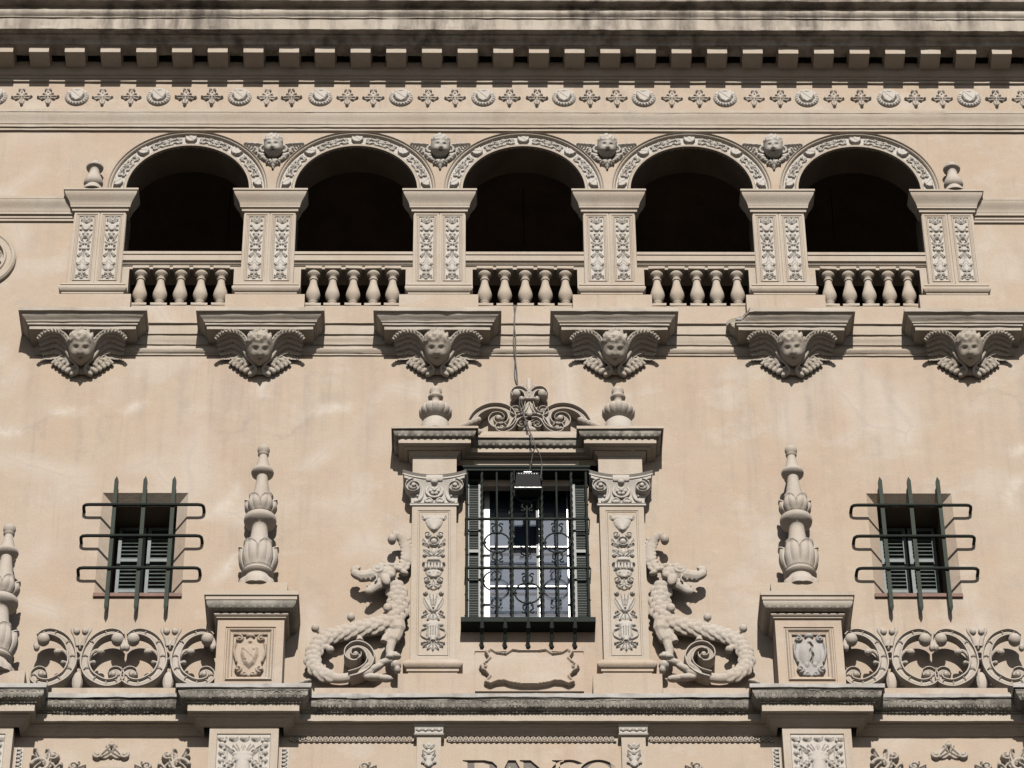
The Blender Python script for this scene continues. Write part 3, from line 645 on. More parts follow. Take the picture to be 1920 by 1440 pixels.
# bottle finials on the end piers
m = MB(); m.lathe([(.17, 0), (.17, .03), (.16, .045), (.12, .11), (.10, .14), (.125, .16), (.14, .20), (.13, .26), (.10, .33), (.075, .40), (.07, .46), (.08, .48), (.12, .50), (.125, .52), (.11, .55), (.07, .56), (.065, .60), (.062, .62), (.0, .64)], n=26)
FIN = fixnormals(m.mesh('bottle_finial', M_STONE, 40))
for x, l in ((-6.16, 'bottle shaped stone finial on the left end of the loggia'), (6.16, 'bottle shaped stone finial on the right end of the loggia')):
    tag(link('bottle_finial', FIN, None, loc=(x, -.13, 36.985)), l, 'finial', 'bottle finials')
# ================================================================== BALUSTRADES
m = MB(); pr = [(.0, .805), (.112, .805)]
m.box(-.115, .115, -.11, .11, .755, .81, .004); m.box(-.115, .115, -.11, .11, .0, .05, .004)
m.lathe([(.06, .05), (.085, .05), (.095, .065), (.085, .085), (.06, .10), (.052, .12), (.066, .14), (.066, .155), (.055, .165), (.075, .20), (.096, .25), (.103, .29), (.098, .34), (.082, .41), (.064, .48), (.052, .55), (.05, .585), (.064, .595), (.064, .615), (.05, .622), (.05, .65), (.062, .665), (.088, .69), (.098, .715), (.09, .74), (.075, .756)], n=20)
BAL = fixnormals(m.mesh('baluster', M_MOULD, 40))
for i, c in enumerate(AX):
    lab = ['leftmost balustrade of the loggia, five stone balusters under a rail', 'second loggia balustrade from the left', 'loggia balustrade in the middle, above the hanging cables', 'second loggia balustrade from the right', 'rightmost balustrade of the loggia, five stone balusters under a rail'][i]
    b = thing('balustrade', (c, 0, 34.853), lab, 'balustrade', 'balustrades of the loggia')
    m = MB(); h = BAY/2-.372; m.mould([(-.3, 1.035), (.10, 1.035), (.10, .985), (.085, .98), (.085, .967), (.09, .962), (.09, .875), (.06, .87), (.06, .852)]+torus(.045, .848, .815, .02, 5)+[(.045, .81), (.03, .807), (.03, .757), (-.3, .757)], [(-h, 0), (h, 0)])
    link('rail', fixnormals(m.mesh('rail', M_MOULD, 40)), b)
    for k in range(-2, 3):
        o = link('baluster', BAL, b, loc=(k*.28+rng.uniform(-.006, .006), .0, 0), rot=(0, 0, R(rng.uniform(-3, 3))), scale=(1, 1, .932))
        if i == 2 and k == 0: o['label'] = 'baluster with a white chipped patch on its belly'
# string courses beside the loggia
for s, l in ((-1, 'string course running off left of the loggia'), (1, 'string course running off right of the loggia')):
    m = MB(); a, b = sorted((s*(LX+.372), s*15)); m.mould([(0, 36.925), (.15, 36.925), (.15, 36.875)]+cyma(.145, 36.87, .08, 36.69)+[(.075, 36.685), (.075, 36.64), (.045, 36.635), (.045, 36.59), (.03, 36.585), (.03, 36.545), (0, 36.54)], [(a, 0), (b, 0)])
    o = part('string_course', m, M_MOULD); tag(o, l, 'string course')
# round medallion at the left edge
md = thing('round_medallion', (-7.72, 0, 35.8), 'round framed stone medallion cut by the left edge of the picture', 'medallion')
m = MB(); P = np.zeros((48, 9, 3))
for i in range(48):
    a = 2*PI*i/48
    for j, (rr, d) in enumerate(((.56, -.01), (.56, .05), (.535, .075), (.51, .075), (.49, .06), (.43, .06), (.42, .085), (.39, .085), (.375, .02))): P[i, j] = (-7.72+rr*math.cos(a), -d, 35.8+rr*math.sin(a))
m.grid(P, closeu=True); part('rim', m, M_MOULD, md)
q = Relief(.8, .8, .012); q.dome(0, .4, .16, .22, .09)
for k in range(12): a = k*PI/6; q.leaf(.16*math.cos(a), .4+.2*math.sin(a), .36*math.cos(a+.3), .4+.36*math.sin(a+.3), .07, .06, False)
link('carved_centre', relief_mesh('carved_centre', q, M_STONE), md, loc=(0, -.02, -.4))
# hanging lanterns inside the loggia
for i, x in ((0, -4.35), (2, .02), (4, 4.62)):
    t = thing('hanging_lantern', (x, -1.6, 37.0), {0: 'dark lantern hanging inside the leftmost loggia arch', 2: 'dark lantern hanging inside the middle loggia arch', 4: 'dark lantern hanging inside the rightmost loggia arch'}[i], 'lantern', 'lanterns in the loggia')
    m = MB(); m.lathe([(.02, .0), (.09, .05), (.12, .15), (.11, .27), (.05, .33), (.02, .36)], n=14); link('lamp_body', fixnormals(m.mesh('lamp_body', M_BLACK, 40)), t)
    m = MB(); m.tube([(0, 0, .35), (0, 0, 1.78)], .008, 6); link('chain', fixnormals(m.mesh('chain', M_BLACK, 40)), t)
# ================================================================== CENTRAL WINDOW SURROUND
AXI = 1.24; HP = .293; DP = .19
en = thing('window_entablature', (0, 0, 31.7), 'broken-forward stone entablature over the central window', 'entablature')
ap = [(-AXI-HP, -.02), (-AXI-HP, DP), (-AXI+HP, DP), (-AXI+HP, 0), (AXI-HP, 0), (AXI-HP, DP), (AXI+HP, DP), (AXI+HP, -.02)]
m = MB(); m.mould([(-.1, 32.325), (.285, 32.325), (.29, 32.32), (.29, 32.28), (.275, 32.275)], ap, True, .004); part('top_lip', m, M_MOULD, en)
m = MB(); m.mould([(.1, 32.2745), (.262, 32.2745), (.262, 32.262)]+ovolo(.258, 32.26, .195, 32.185)+[(.1, 32.183)], ap); part('leaf_ovolo', m, M_LICH, en)
m = MB(); m.mould([(.05, 32.1825), (.19, 32.1825), (.19, 32.105), (.12, 32.10), (.12, 32.085), (.07, 32.08)], ap); part('fascia', m, M_MOULD, en)
m = MB(); m.mould([(0, 32.0795), (.06, 32.0795)]+cyma(.055, 32.078, .02, 32.045, 5)+[(.012, 32.04), (.012, 32.03), (0, 32.025), (0, 31.672), (-.1, 31.67)], ap); part('architrave', m, M_MOULD, en)
def eggs(mb, x0, x1, d, z, w, rx, rd, rz, z2=None):
    n = max(1, round((x1-x0)/w)); w = (x1-x0)/n
    for k in range(n):
        c = x0+(k+.5)*w; mb.ell((c, -d, z), (rx, rd, rz), 8, 6)
        if z2 is not None: mb.tube([(c+w*.44*math.cos(a), -d-rd*.45, z2+.6*rz*math.sin(a)) for a in np.linspace(.15, PI-.15, 7)], .007, 5)
    return mb
m = MB()
for x0, x1, dd in ((-AXI-HP-.22, -AXI+HP+.22, DP), (-AXI+HP+.27, AXI-HP-.27, 0), (AXI-HP-.22, AXI+HP+.22, DP)): eggs(m, x0, x1, dd+.225, 32.215, .088, .032, .022, .034, 32.25)
o = part('leaf_tips', m, M_LICH, en); o['kind'] = 'stuff'
m = MB(); m.box(-.72, .70, .0, .05, 32.03-.03, 32.065); part('lintel_strip', m, M_MOULD, en)
# pilasters flanking the window
q = Relief(.37, 2.28, .0075); Z = 2.28
q.vase([(.0, Z-.30), (.05, Z-.27), (.10, Z-.20), (.125, Z-.13), (.12, Z-.10), (.15, Z-.085), (.155, Z-.05), (.13, Z-.04)], .05); q.leaf(.12, Z-.10, .165, Z-.02, .03, .04)
q.dome(0, Z-.47, .05, .055, .055); q.tube(arc(0, Z-.47, .07, 0, 2*PI, 20), .014, .045, False); q.scroll(.085, Z-.36, .045, 1., 1.3, .015, .04); q.leaf(.06, Z-.56, .15, Z-.42, .035, .045); q.leaf(.05, Z-.52, .16, Z-.50, .03, .04)
q.dome(.085, Z-.62, .05, .03, .05, .6); q.leaf(.02, Z-.72, .14, Z-.60, .035, .042); q.dome(0, Z-.64, .04, .07, .045); q.scroll(.125, Z-.69, .03, 2, 1.2, .012, .036)
q.poly([(-.10, Z-.80), (.10, Z-.80), (.085, Z-.75), (.05, Z-.72), (-.05, Z-.72), (-.085, Z-.75)], .04, .02)
q.poly([(-.14, Z-.83), (.14, Z-.83), (.135, Z-.95), (-.135, Z-.95)], .05, .02); q.flutes(Z-.94, Z-.84, 75, .02)
q.tube([(-.14, Z-.845), (.14, Z-.845)], .016, .058, False); q.vase([(.10, Z-.96), (.12, Z-.98), (.09, Z-1.04), (.04, Z-1.075), (0, Z-1.085)], .05); q.dome(.05, Z-1.0, .02, .03, .06); q.dome(0, Z-1.0, .02, .03, .06)
q.scroll(.09, Z-1.12, .045, 1, 1.3, .015, .042); q.scroll(.045, Z-1.21, .035, -1, 1.2, .012, .038); q.leaf(0, Z-1.08, .03, Z-1.22, .03, .04); q.leaf(0, Z-1.27, .11, Z-1.19, .02, .036)
q.scroll(.11, Z-1.325, .032, 2.5, 1.2, .012, .04); q.leaf(.01, Z-1.58, .05, Z-1.34, .045, .05); q.leaf(.03, Z-1.62, .13, Z-1.40, .04, .045); q.leaf(0, Z-1.62, 0, Z-1.36, .035, .052); q.dome(0, Z-1.60, .045, .06, .055)
q.cut(0, Z-1.60, .018, .022, .04); q.dome(.105, Z-1.64, .035, .028, .05); q.leaf(.06, Z-1.66, .16, Z-1.72, .03, .04); q.leaf(.03, Z-1.66, .08, Z-1.77, .03, .042); q.leaf(0, Z-1.66, 0, Z-1.78, .035, .045)
for s_ in (-1, 1): q.cut(s_*.10, Z-1.65, .018, .014, .03)
q.vase([(.05, Z-1.80), (.14, Z-1.82), (.145, Z-1.85), (.10, Z-1.875), (.085, Z-1.92), (.10, Z-2.0), (.085, Z-2.06), (.045, Z-2.10), (.05, Z-2.115), (.0, Z-2.12)], .06); q.flutes(Z-2.05, Z-1.89, 95, .015)
q.tube(crom([(.10, Z-1.90), (.16, Z-1.94), (.15, Z-2.02), (.08, Z-2.07)]), .014, .035); q.scroll(.13, Z-1.91, .022, 0, 1.1, .01, .035)
for a in (0, .5, 1.0, 1.45): q.leaf(.02*math.sin(a), Z-2.12, .16*math.sin(a), Z-2.12-.13*math.cos(a)-.01, .03, .045)
q.rough(.003); WREL = relief_mesh('relief_panel', q, M_PALE)
def capital():
    mb = MB(); h = .50
    pth = [(-HP, -.02), (-HP, .18), (HP, .18), (HP, -.02)]
    mb.mould([(0, 0), (.03, 0), (.03, .025)]+torus(.015, .027, .05, .015, 4)+[(.0, .055)]+[(.012+.075*(t/8)**2.2, .055+.335*t/8) for t in range(9)]+[(.02, .40), (.02, .395)], pth, False)
    P = np.zeros((15, 6, 3))                     # concave abacus
    for i in range(15):
        t = -1+2*i/14; cx = t*.40; cd = .20+.10*t*t
        for j, (k, z) in enumerate(((0, .40), (.0, .44), (.02, .445), (.015, .47), (.045, .50), (-.25, .50))): P[i, j] = (cx*(1+.06*(k > .01)), -(cd+k), z)
    mb.grid(P)
    for s in (-1, 1): mb.quad((s*.40, .02, .40), (s*.40, -.30, .40), (s*.42, -.345, .50), (s*.42, .02, .50))
    for i in range(14):
        a, b = P[i, 0], P[i+1, 0]; mb.quad((a[0], -.05, .40), (b[0], -.05, .40), tuple(b), tuple(a))
    for s in (-1, 1):                            # corner volutes and stems
        mb.ribbon([(s*x, z) for x, z in spiral(.275, .285, .10, .02, PI*.5, -PI*2.6, 44)] if s > 0 else [(s*x, z) for x, z in spiral(.275, .285, .10, .02, PI*.5, -PI*2.6, 44)], .024, .15, .285)
        mb.ell((s*.275, -.29, .285), (.032, .025, .032), 10, 6)
        mb.tube([(s*x, -d, z) for x, d, z in crom([(.275, .25, .385), (.18, .22, .33), (.155, .20, .22), (.19, .205, .10), (.26, .20, .06)])], .022, 7)
        for k in range(3): mb.ell((s*(.205+.02*k), -.205, .10+.06*k), (.018, .02, .022), 7, 5)
        mb.tube([(s*x, -d, z) for x, d, z in crom([(.02, .21, .07), (.07, .22, .11), (.12, .215, .08), (.10, .21, .05), (.07, .21, .06)])], .015, 6)
        mb.ell((s*.07, -.20, .065), (.06, .03, .035), 8, 6)
    mb.tube([(.105*math.cos(a), -.215, .235+.105*math.sin(a)) for a in np.linspace(0, 2*PI, 25)], .02, 7)
    for k in range(6): mb.ell((.045*math.cos(k*PI/3), -.215, .235+.045*math.sin(k*PI/3)), (.03, .03, .03), 8, 5)
    mb.ell((0, -.235, .235), (.028, .03, .028), 8, 6)
    mb.box(-.11, .11, .10, .285, .37, .47, .015); mb.ell((0, -.25, .36), (.05, .05, .04), 8, 6)
    return mb
CAP = fixnormals(capital().mesh('capital', M_PALE, 45))
for s, l in ((-1, 'carved pilaster left of the central window grille'), (1, 'carved pilaster right of the central window grille')):
    p = thing('window_pilaster', (s*AXI, 0, 28.1), l, 'pilaster', 'pilasters beside the central window')
    m = MB(); m.box(-HP, HP, -.02, DP-.01, .50, 3.075); rect_frame(m, -HP+.002, HP-.002, .50, 3.073, [(0, DP-.01), (0, DP), (.075, DP), (.08, DP-.012), (.095, DP-.012), (.10, DP-.002), (.11, DP-.018)])
    link('shaft', fixnormals(m.mesh('shaft', M_MOULD, 0)), p); link('relief_panel', WREL, p, loc=(0, -DP+.022, .65), scale=(.98, 1.25, 1))
    link('capital', CAP, p, loc=(0, 0, 3.07))
    m = MB(); m.mould([(0, .52), (.02, .515), (.045, .48)]+torus(.05, .475, .355, .04)+[(.04, .35), (.04, .315), (.02, .31), (.02, .25), (0, .25)], [(-HP, -.02), (-HP, DP), (HP, DP), (HP, -.02)], False); link('base', fixnormals(m.mesh('base', M_WALL, 40)), p)
    m = MB(); m.box(-.44, .44, -.02, .26, -.15, .255, .005); link('plinth', fixnormals(m.mesh('plinth', M_WALL, 0)), p)
# ---- ribbed urns on the entablature
m = MB(); m.lathe([(.21, -.175), (.21, -.12), (.20, -.10), (.185, .02), (.15, .06), (.10, .09), (.08, .10)], n=28)
FLT = lambda r, z, a, i: (r*(1-.075*max(0, math.cos(a*14))**.6 if .02 < z-.10 < .26 else r*0+1) if False else r*(1-(.07*(1-abs(math.sin(a*7)))**2.2 if .11 < z < .33 else 0)), z)
m.lathe([(.08, .095), (.13, .115), (.19, .15), (.222, .20), (.226, .24), (.20, .29), (.15, .325), (.10, .345), (.075, .355)], n=84, fn=FLT)
m.lathe([(.085, .352), (.07, .375), (.058, .42), (.058, .45), (.075, .47), (.10, .485), (.105, .505), (.09, .53), (.07, .545), (.065, .56), (.085, .60), (.08, .64), (.05, .675), (.0, .685)], n=22)
URN = fixnormals(m.mesh('ribbed_urn', M_STONE, 45))
for s, l in ((-1, 'ribbed stone urn on the left end of the window entablature'), (1, 'ribbed stone urn on the right end of the window entablature')):
    tag(link('ribbed_urn', URN, None, loc=(s*1.235, -.27, 32.50)), l, 'urn', 'ribbed urns')
# ---- scrolled crest between the urns
cr = thing('scroll_crest', (.03, .1, 32.32), 'carved scroll crest with a fleur-de-lis over the central window', 'crest')
D0, D1 = .02, .17
for s in (-1, 1):
    m = MB(); C = lambda pts: [(.035+s*x, z) for x, z in pts]
    body = crom([(.80, 32.60), (.785, 32.72), (.70, 32.88), (.55, 32.98), (.39, 32.985), (.27, 32.91), (.235, 32.78), (.285, 32.67), (.39, 32.63), (.485, 32.67), (.515, 32.76), (.475, 32.835), (.40, 32.84), (.365, 32.79), (.395, 32.755)], 7); nb = len(body)
    m.ribbon(C(body), list(np.interp(np.linspace(0, 1, nb), [0, .3, .55, 1], [.05, .062, .055, .026])), D0, D1+.03, .2, .35); m.ell((.035+s*.415, -.17, 32.78), (.045, .05, .045), 12, 8)
    m.move(0, 0, -.06); part('volute', m, M_STONE, cr)
    m = MB(); m.ribbon(C(crom([(.03, 32.76), (.12, 32.755), (.19, 32.68), (.25, 32.56), (.33, 32.50), (.41, 32.515), (.425, 32.58), (.37, 32.60), (.34, 32.565)], 6)), .04, .03, .20); m.ell((.035+s*.375, -.15, 32.565), (.035, .05, .035), 10, 6)
    m.ribbon(C(crom([(.02, 32.66), (.10, 32.70), (.15, 32.66), (.13, 32.60), (.08, 32.61), (.085, 32.645)], 6)), .024, .03, .17)
    m.ribbon(C(crom([(.03, 33.0), (.05, 32.90), (.10, 32.82), (.17, 32.79), (.225, 32.82), (.225, 32.88), (.175, 32.90), (.15, 32.865)], 6)), .03, .03, .20); m.ell((.035+s*.175, -.15, 32.86), (.035, .05, .035), 10, 6)
    part('side_scroll', m, M_STONE, cr)
    m = MB(); m.ribbon(C(crom([(.02, 33.0), (.04, 33.10), (.10, 33.17), (.17, 33.175), (.215, 33.12), (.20, 33.05)], 6)), [.04]*26+[.032]*5, .05, .20); m.ell((.035+s*.175, -.17, 33.085), (.06, .075, .07), 12, 8); m.ell((.035+s*.105, -.16, 32.995), (.038, .06, .045), 10, 8)
    m.tube([(.035+s*x, -d, z) for x, d, z in crom([(.03, .12, 33.12), (.06, .13, 33.19), (.09, .13, 33.24)])], .022, 7); m.ell((.035+s*.095, -.13, 33.25), (.034, .04, .034), 9, 7)
    m.move(0, 0, .07); part('lily_petal', m, M_STONE, cr)
    m = MB()                                    # leaf husk and small curl where the volute meets the block
    for k in range(5): m.ell((.035+s*(.70+.055*k), -.17-.03*k, 32.68-.055*k), (.06, .06, .045), 9, 6, Matrix.Rotation(s*.7, 3, 'Y'))
    m.ribbon([(.035+s*x, z) for x, z in spiral(1.0, 32.40, .055, .012, PI*.5, PI*3.2, 26)], .018, .10, .30); m.ell((.035+s*.72, -.2, 32.45), (.07, .06, .06), 9, 6); m.ell((.035+s*.66, -.16, 32.47), (.05, .06, .05), 9, 6)
    part('leaf_husk', m, M_STONE, cr)
m = MB(); m.tube([(.035, -.12, 32.98), (.035, -.15, 33.12), (.035, -.15, 33.26), (.035, -.14, 33.36), (.035, -.13, 33.395)], [.03, .05, .045, .032, .02], 9); m.ell((.035, -.16, 33.17), (.045, .05, .08), 10, 8)
m.box(-.06, .13, .05, .20, 32.985, 33.02, .01); m.tube([(.035, -.12, 32.98), (.035, -.13, 32.86), (.035, -.12, 32.78)], [.035, .06, .075], 9); m.ell((.035, -.17, 32.80), (.045, .04, .05), 9, 7); m.ell((.035, -.12, 32.53), (.10, .09, .06), 10, 7); m.ell((.035, -.16, 32.60), (.035, .05, .08), 9, 7)
m.v = [(x, y, z+(.07 if z > 32.95 else 0)) for x, y, z in m.v]; part('lily_stem', m, M_STONE, cr)
m = MB(); m.box(-.66, .70, -.0, .20, 32.328, 32.47, .008); part('blocking_course', m, M_WALL, cr)
# ---- cartouche under the window
ct = thing('blank_cartouche', (0, 0, 28.3), 'blank strapwork cartouche under the central window grille', 'cartouche')
m = MB(); m.box(-.70, .69, -.01, .025, 28.25, 28.88); m.box(-.705, .695, .0, .04, 28.878, 28.90); part('panel', m, M_WALL, ct)
q = Relief(1.30, .64, .009); OUT = [(.25, .07), (.32, .10), (.42, .09), (.50, .05), (.56, .08), (.50, .17), (.55, .25), (.60, .28), (.60, .36), (.55, .40), (.50, .46), (.55, .56), (.50, .60), (.42, .54), (.30, .52), (.22, .585), (.12, .57)]
pol = OUT+[(-x, z) for x, z in reversed(OUT)]+[(-.10, .03), (.10, .03)]
q.poly(pol, .05, .02); q.tube([(x, z) for x, z in OUT], .022, .085); q.tube([(-.10, .04), (.10, .04)], .022, .085, False); q.tube([(.10, .04), (.25, .07)], .022, .085); q.tube([(-.12, .57), (.12, .57)], .02, .08, False); q.scroll(.58, .32, .045, 0, 1.1, .018, .085); q.dome(.20, .59, .05, .025, .09); q.dome(.52, .07, .04, .03, .09); q.dome(.52, .57, .035, .03, .085); q.dome(.2, .06, .04, .025, .085)
link('strapwork', relief_mesh('strapwork', q, M_WALL, True), ct, loc=(-.005, -.026, -.02))
# ================================================================== CENTRAL WINDOW, GRILLE, LAMP
wn = thing('central_window', (0, 0, CZ0), 'tall central window with white frames, blue-grey panes and open dark shutters', 'window')
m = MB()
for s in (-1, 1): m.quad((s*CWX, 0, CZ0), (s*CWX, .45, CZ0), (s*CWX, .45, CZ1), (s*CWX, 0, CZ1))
m.quad((-CWX, 0, CZ1), (CWX, 0, CZ1), (CWX, .45, CZ1), (-CWX, .45, CZ1)); m.quad((-CWX, 0, CZ0), (CWX, 0, CZ0), (CWX, .45, CZ0), (-CWX, .45, CZ0)); part('reveal', m, M_SHADE, wn, smooth=0)
FD = -.28
m = MB(); m.box(-CWX, -CWX+.045, FD-.05, FD+.03, CZ0, CZ1); m.box(CWX-.045, CWX, FD-.05, FD+.03, CZ0, CZ1); m.box(-CWX+.045, CWX-.045, FD-.05, FD+.03, CZ1-.07, CZ1); m.box(-CWX+.045, CWX-.045, FD-.05, FD+.03, CZ0, CZ0+.06); part('outer_frame', m, M_DKGREEN, wn, smooth=0)
m = MB(); m.box(-.575, -.505, FD-.04, FD+.035, CZ0+.061, CZ1-.071); part('casement_stile', m, M_WHITE, wn, smooth=0)
m = MB(); m.box(.525, .541, FD-.04, FD+.035, CZ0+.061, CZ1-.071); part('casement_stile', m, M_LAMPG, wn, smooth=0)
for x in (-.20, .16):
    m = MB(); m.box(x-.045, x-.012, FD-.03, FD+.02, CZ0+.061, CZ1-.071); part('mullion', m, M_DKGREEN, wn, smooth=0)
    m = MB(); m.box(x-.012, x-.003, FD-.03, FD+.03, CZ0+.061, CZ1-.071); part('mullion_bead', m, M_LAMPG, wn, smooth=0)
for (a, b) in ((-.505, -.245), (-.19, .115), (.17, .525)):
    zs = [CZ0+.061, 30.17, 30.84, CZ1-.071]
    for z0, z1 in zip(zs[:-1], zs[1:]):
        m = MB(); m.quad((a, -FD+.009, z0+.007), (b, -FD+.009, z0+.007), (b, -FD+.009, z1-.007), (a, -FD+.009, z1-.007)); part('pane', m, M_GLASS, wn, smooth=0)
    for z in zs[1:-1]:
        m = MB(); m.box(a, b, FD-.03, FD+.025, z-.007, z+.007); part('glazing_bar', m, M_LAMPG, wn, smooth=0)
m = MB(); m.quad((-CWX, .36, CZ0), (CWX, .36, CZ0), (CWX, .36, CZ1), (-CWX, .36, CZ1)); part('pane_backing', m, M_PANE_BACK, wn, smooth=0)  # added sheet behind the glass; blue-grey stands in for reflected sky
SL = MB(); SL.box(-.062, .062, .022, .030, -.012, .012); SL.v = [(x, y-(.012 if z < 0 else 0), z) for x, y, z in SL.v]; SLM = fixnormals(SL.mesh('slat', M_DKGREEN, 0))
for s in (-1, 1):
    x = s*.705-.012; f = MB(); f.box(x-.108, x-.062, .004, .045, CZ0-.03, 31.76); f.box(x+.062, x+.108, .004, .045, CZ0-.03, 31.76)
    for z in (CZ0-.03, 30.5, 31.71): f.box(x-.0618, x+.0618, .004, .045, z, z+.05)
    f.box(x-.0618, x+.0618, .001, .006, CZ0+.03, 31.70); sh = part('shutter', f, M_DKGREEN, wn, smooth=0)
    for k in range(58):
        if abs(CZ0+.045+k*.0415-30.525) > .04 and CZ0+.045+k*.0415 < 31.70: link('slat', SLM, sh, loc=(x, 0, CZ0+.045+k*.0415))
gr = thing('window_grille', (0, .15, 29.2), 'black wrought iron cage grille with scroll rings over the central window', 'grille')
GD = .18; GX = [-.015+.198*(k-4) for k in range(9)]; GZ0, GZ1 = 29.28, 31.77
m = MB(); m.box(-.85, .82, .02, GD+.03, GZ1, GZ1+.035); m.box(-.865, .835, .02, GD+.05, GZ1+.036, GZ1+.085, .008); part('top_frame', m, M_IRON, gr, smooth=0)
m = MB(); m.box(-.885, .855, .0, GD+.045, 29.215, 29.275, .006); m.box(-.885, .855, GD+.046, GD+.058, 29.205, 29.28); part('tray', m, M_IRON, gr, smooth=0)
def twisted(mb, x, d, z0, z1, r, n=64):
    P = np.zeros((n+1, 4, 3))
    for i in range(n+1):
        a = i*.42; z = z0+(z1-z0)*i/n
        for j in range(4): P[i, j] = (x+r*math.cos(a+j*PI/2), -d+r*math.sin(a+j*PI/2), z)
    mb.grid(P, closev=True); return mb
for k, x in enumerate(GX):
    m = MB()
    if k in (1, 3, 5, 7): twisted(m, x, GD, GZ0, GZ1, .019, 90)
    elif k == 4: m.tube([(x, -GD, GZ0), (x, -GD, 31.40)], .0135, 8)
    else: m.tube([(x, -GD, GZ0), (x, -GD, GZ1)], .0135 if k not in (0, 8) else .017, 8)
    if k in (0, 8):
        for z in (29.6, 29.95, 30.35, 30.7, 31.2, 31.5): m.ell((x, -GD, z), (.026, .026, .02), 8, 6)
    part('bar', m, M_IRON, gr)
for s in (GX[0], GX[8]):
    for d in (.06, .12):
        m = MB(); m.tube([(s, -d, GZ0), (s, -d, GZ1)], .011, 6); part('side_bar', m, M_IRON, gr)
for z in (30.955, 30.13):
    m = MB(); m.box(-.835, .805, GD-.012, GD+.016, z-.014, z+.014)
    for s in (-.835, .805): m.box(min(s, s+.012), max(s, s+.012), .0, GD-.013, z-.014, z+.014)
    for x in GX: m.ell((x, -GD, z), (.03, .03, .03), 8, 6)
    part('cross_rail', m, M_IRON, gr)
def ringscroll(x, z, top=True, bottom=True, r=.168):
    m = MB(); t = lambda pts, rr=.0125: m.tube([(x+px, -GD-.02, z+pz) for px, pz in pts], rr, 6)
    t(arc(0, 0, r, 0, 2*PI, 30) if bottom and top else arc(0, 0, r, PI, 2*PI, 18))
    for s in (-1, 1):
        m.ell((x+s*r, -GD-.02, z), (.032, .02, .022), 8, 5)
        for zz in ((1, -1) if top and bottom else ((-1,))):
            t([(s*px, zz*pz) for px, pz in crom([(.028, .165), (.058, .19), (.062, .26), (.032, .285), (.028, .305), (.06, .325), (.075, .305)], 4)], .011); m.ell((x+s*.03, -GD-.02, z+zz*.16), (.02, .016, .02), 7, 5); m.ell((x+s*.05, -GD-.02, z+zz*.20), (.016, .014, .016), 7, 5)
    return part('scroll_ring', m, M_IRON, gr)
ringscroll(GX[2], 30.54); ringscroll(GX[6], 30.54); ringscroll(GX[4], 29.70); ringscroll(GX[4], 31.40, top=False)
for x in (-.61, -.312, -.014, .288, .588):
    m = MB(); m.tube([(x, -d, z) for d, z in ((.235, 29.26), (.23, 29.20), (.20, 29.13), (.15, 29.09))], [.013, .020, .034, .018], 8); m.tube([(x, -.15, 29.10), (x, -.11, 29.03), (x, -.08, 28.98), (x, -.05, 28.93)], [.02, .026, .016, .022], 8); m.ell((x, -.05, 28.94), (.032, .028, .026), 8, 6); part('support_leg', m, M_IRON, gr)
lp = thing('floodlight', (0, .3, 31.3), 'black floodlight with a lit strip of lenses hung before the window grille', 'floodlight')
m = MB(); m.add([(-.165, -.48, 31.40), (.165, -.48, 31.40), (.172, -.56, 31.05), (-.172, -.56, 31.05), (-.15, -.60, 31.44), (.15, -.60, 31.44), (.172, -.70, 31.10), (-.172, -.70, 31.10)], [(0, 1, 2, 3), (4, 5, 6, 7), (0, 1, 5, 4), (1, 2, 6, 5), (2, 3, 7, 6), (3, 0, 4, 7)]); m.move(0, -.30, .225); part('housing', m, M_LAMP, lp, smooth=0)
for k in range(8):
    m = MB(); m.ell((-.119+k*.034, -.613, 31.40), (.011, .008, .012), 8, 6); m.move(0, -.30, .225); part('lens', m, M_LAMPG, lp)
m = MB(); m.box(-.180, .180, .55, .705, 31.088, 31.094); m.move(0, -.30, .225); part('rim', m, M_LAMPG, lp, smooth=0)
m = MB(); m.box(-.05, .05, .47, .56, 31.445, 31.49, .006); m.move(0, -.30, .225); part('junction_box', m, M_LAMPG, lp, smooth=0)
m = MB(); m.tube([(-.18, -.46, 31.66), (-.18, -.58, 31.30)], .012, 6); m.tube([(.18, -.46, 31.66), (.18, -.58, 31.30)], .012, 6); m.move(0, -.30, .225); part('yoke', m, M_LAMP, lp)
c1 = [(-.16, .11, 34.86), (-.15, .125, 34.6), (-.17, .105, 34.2), (-.13, .04, 33.7), (-.11, .05, 33.3), (-.07, .24, 32.95), (-.02, .26, 32.6), (.02, .34, 32.38), (.10, .36, 32.1), (.07, .30, 31.98), (.04, .25, 31.82), (.02, .22, 31.70)]
c2 = [(-.13, .11, 34.86), (-.16, .125, 34.55), (-.14, .105, 34.15), (-.155, .03, 33.6), (-.07, .05, 33.28), (-.10, .24, 32.92), (.0, .26, 32.55), (.03, .34, 32.36), (.06, .36, 32.15), (.16, .30, 31.98), (.19, .24, 31.82), (.17, .28, 31.57)]
for c, l in ((c1, 'thin dark cable from the balustrade to the top of the floodlight'), (c2, 'thin dark cable looping right around the floodlight corner')):
    m = MB(); m.tube([(x, -d, z) for x, d, z in crom(c, 8)], .0075, 6); tag(part('cable', m, M_CABLE), l, 'cable')
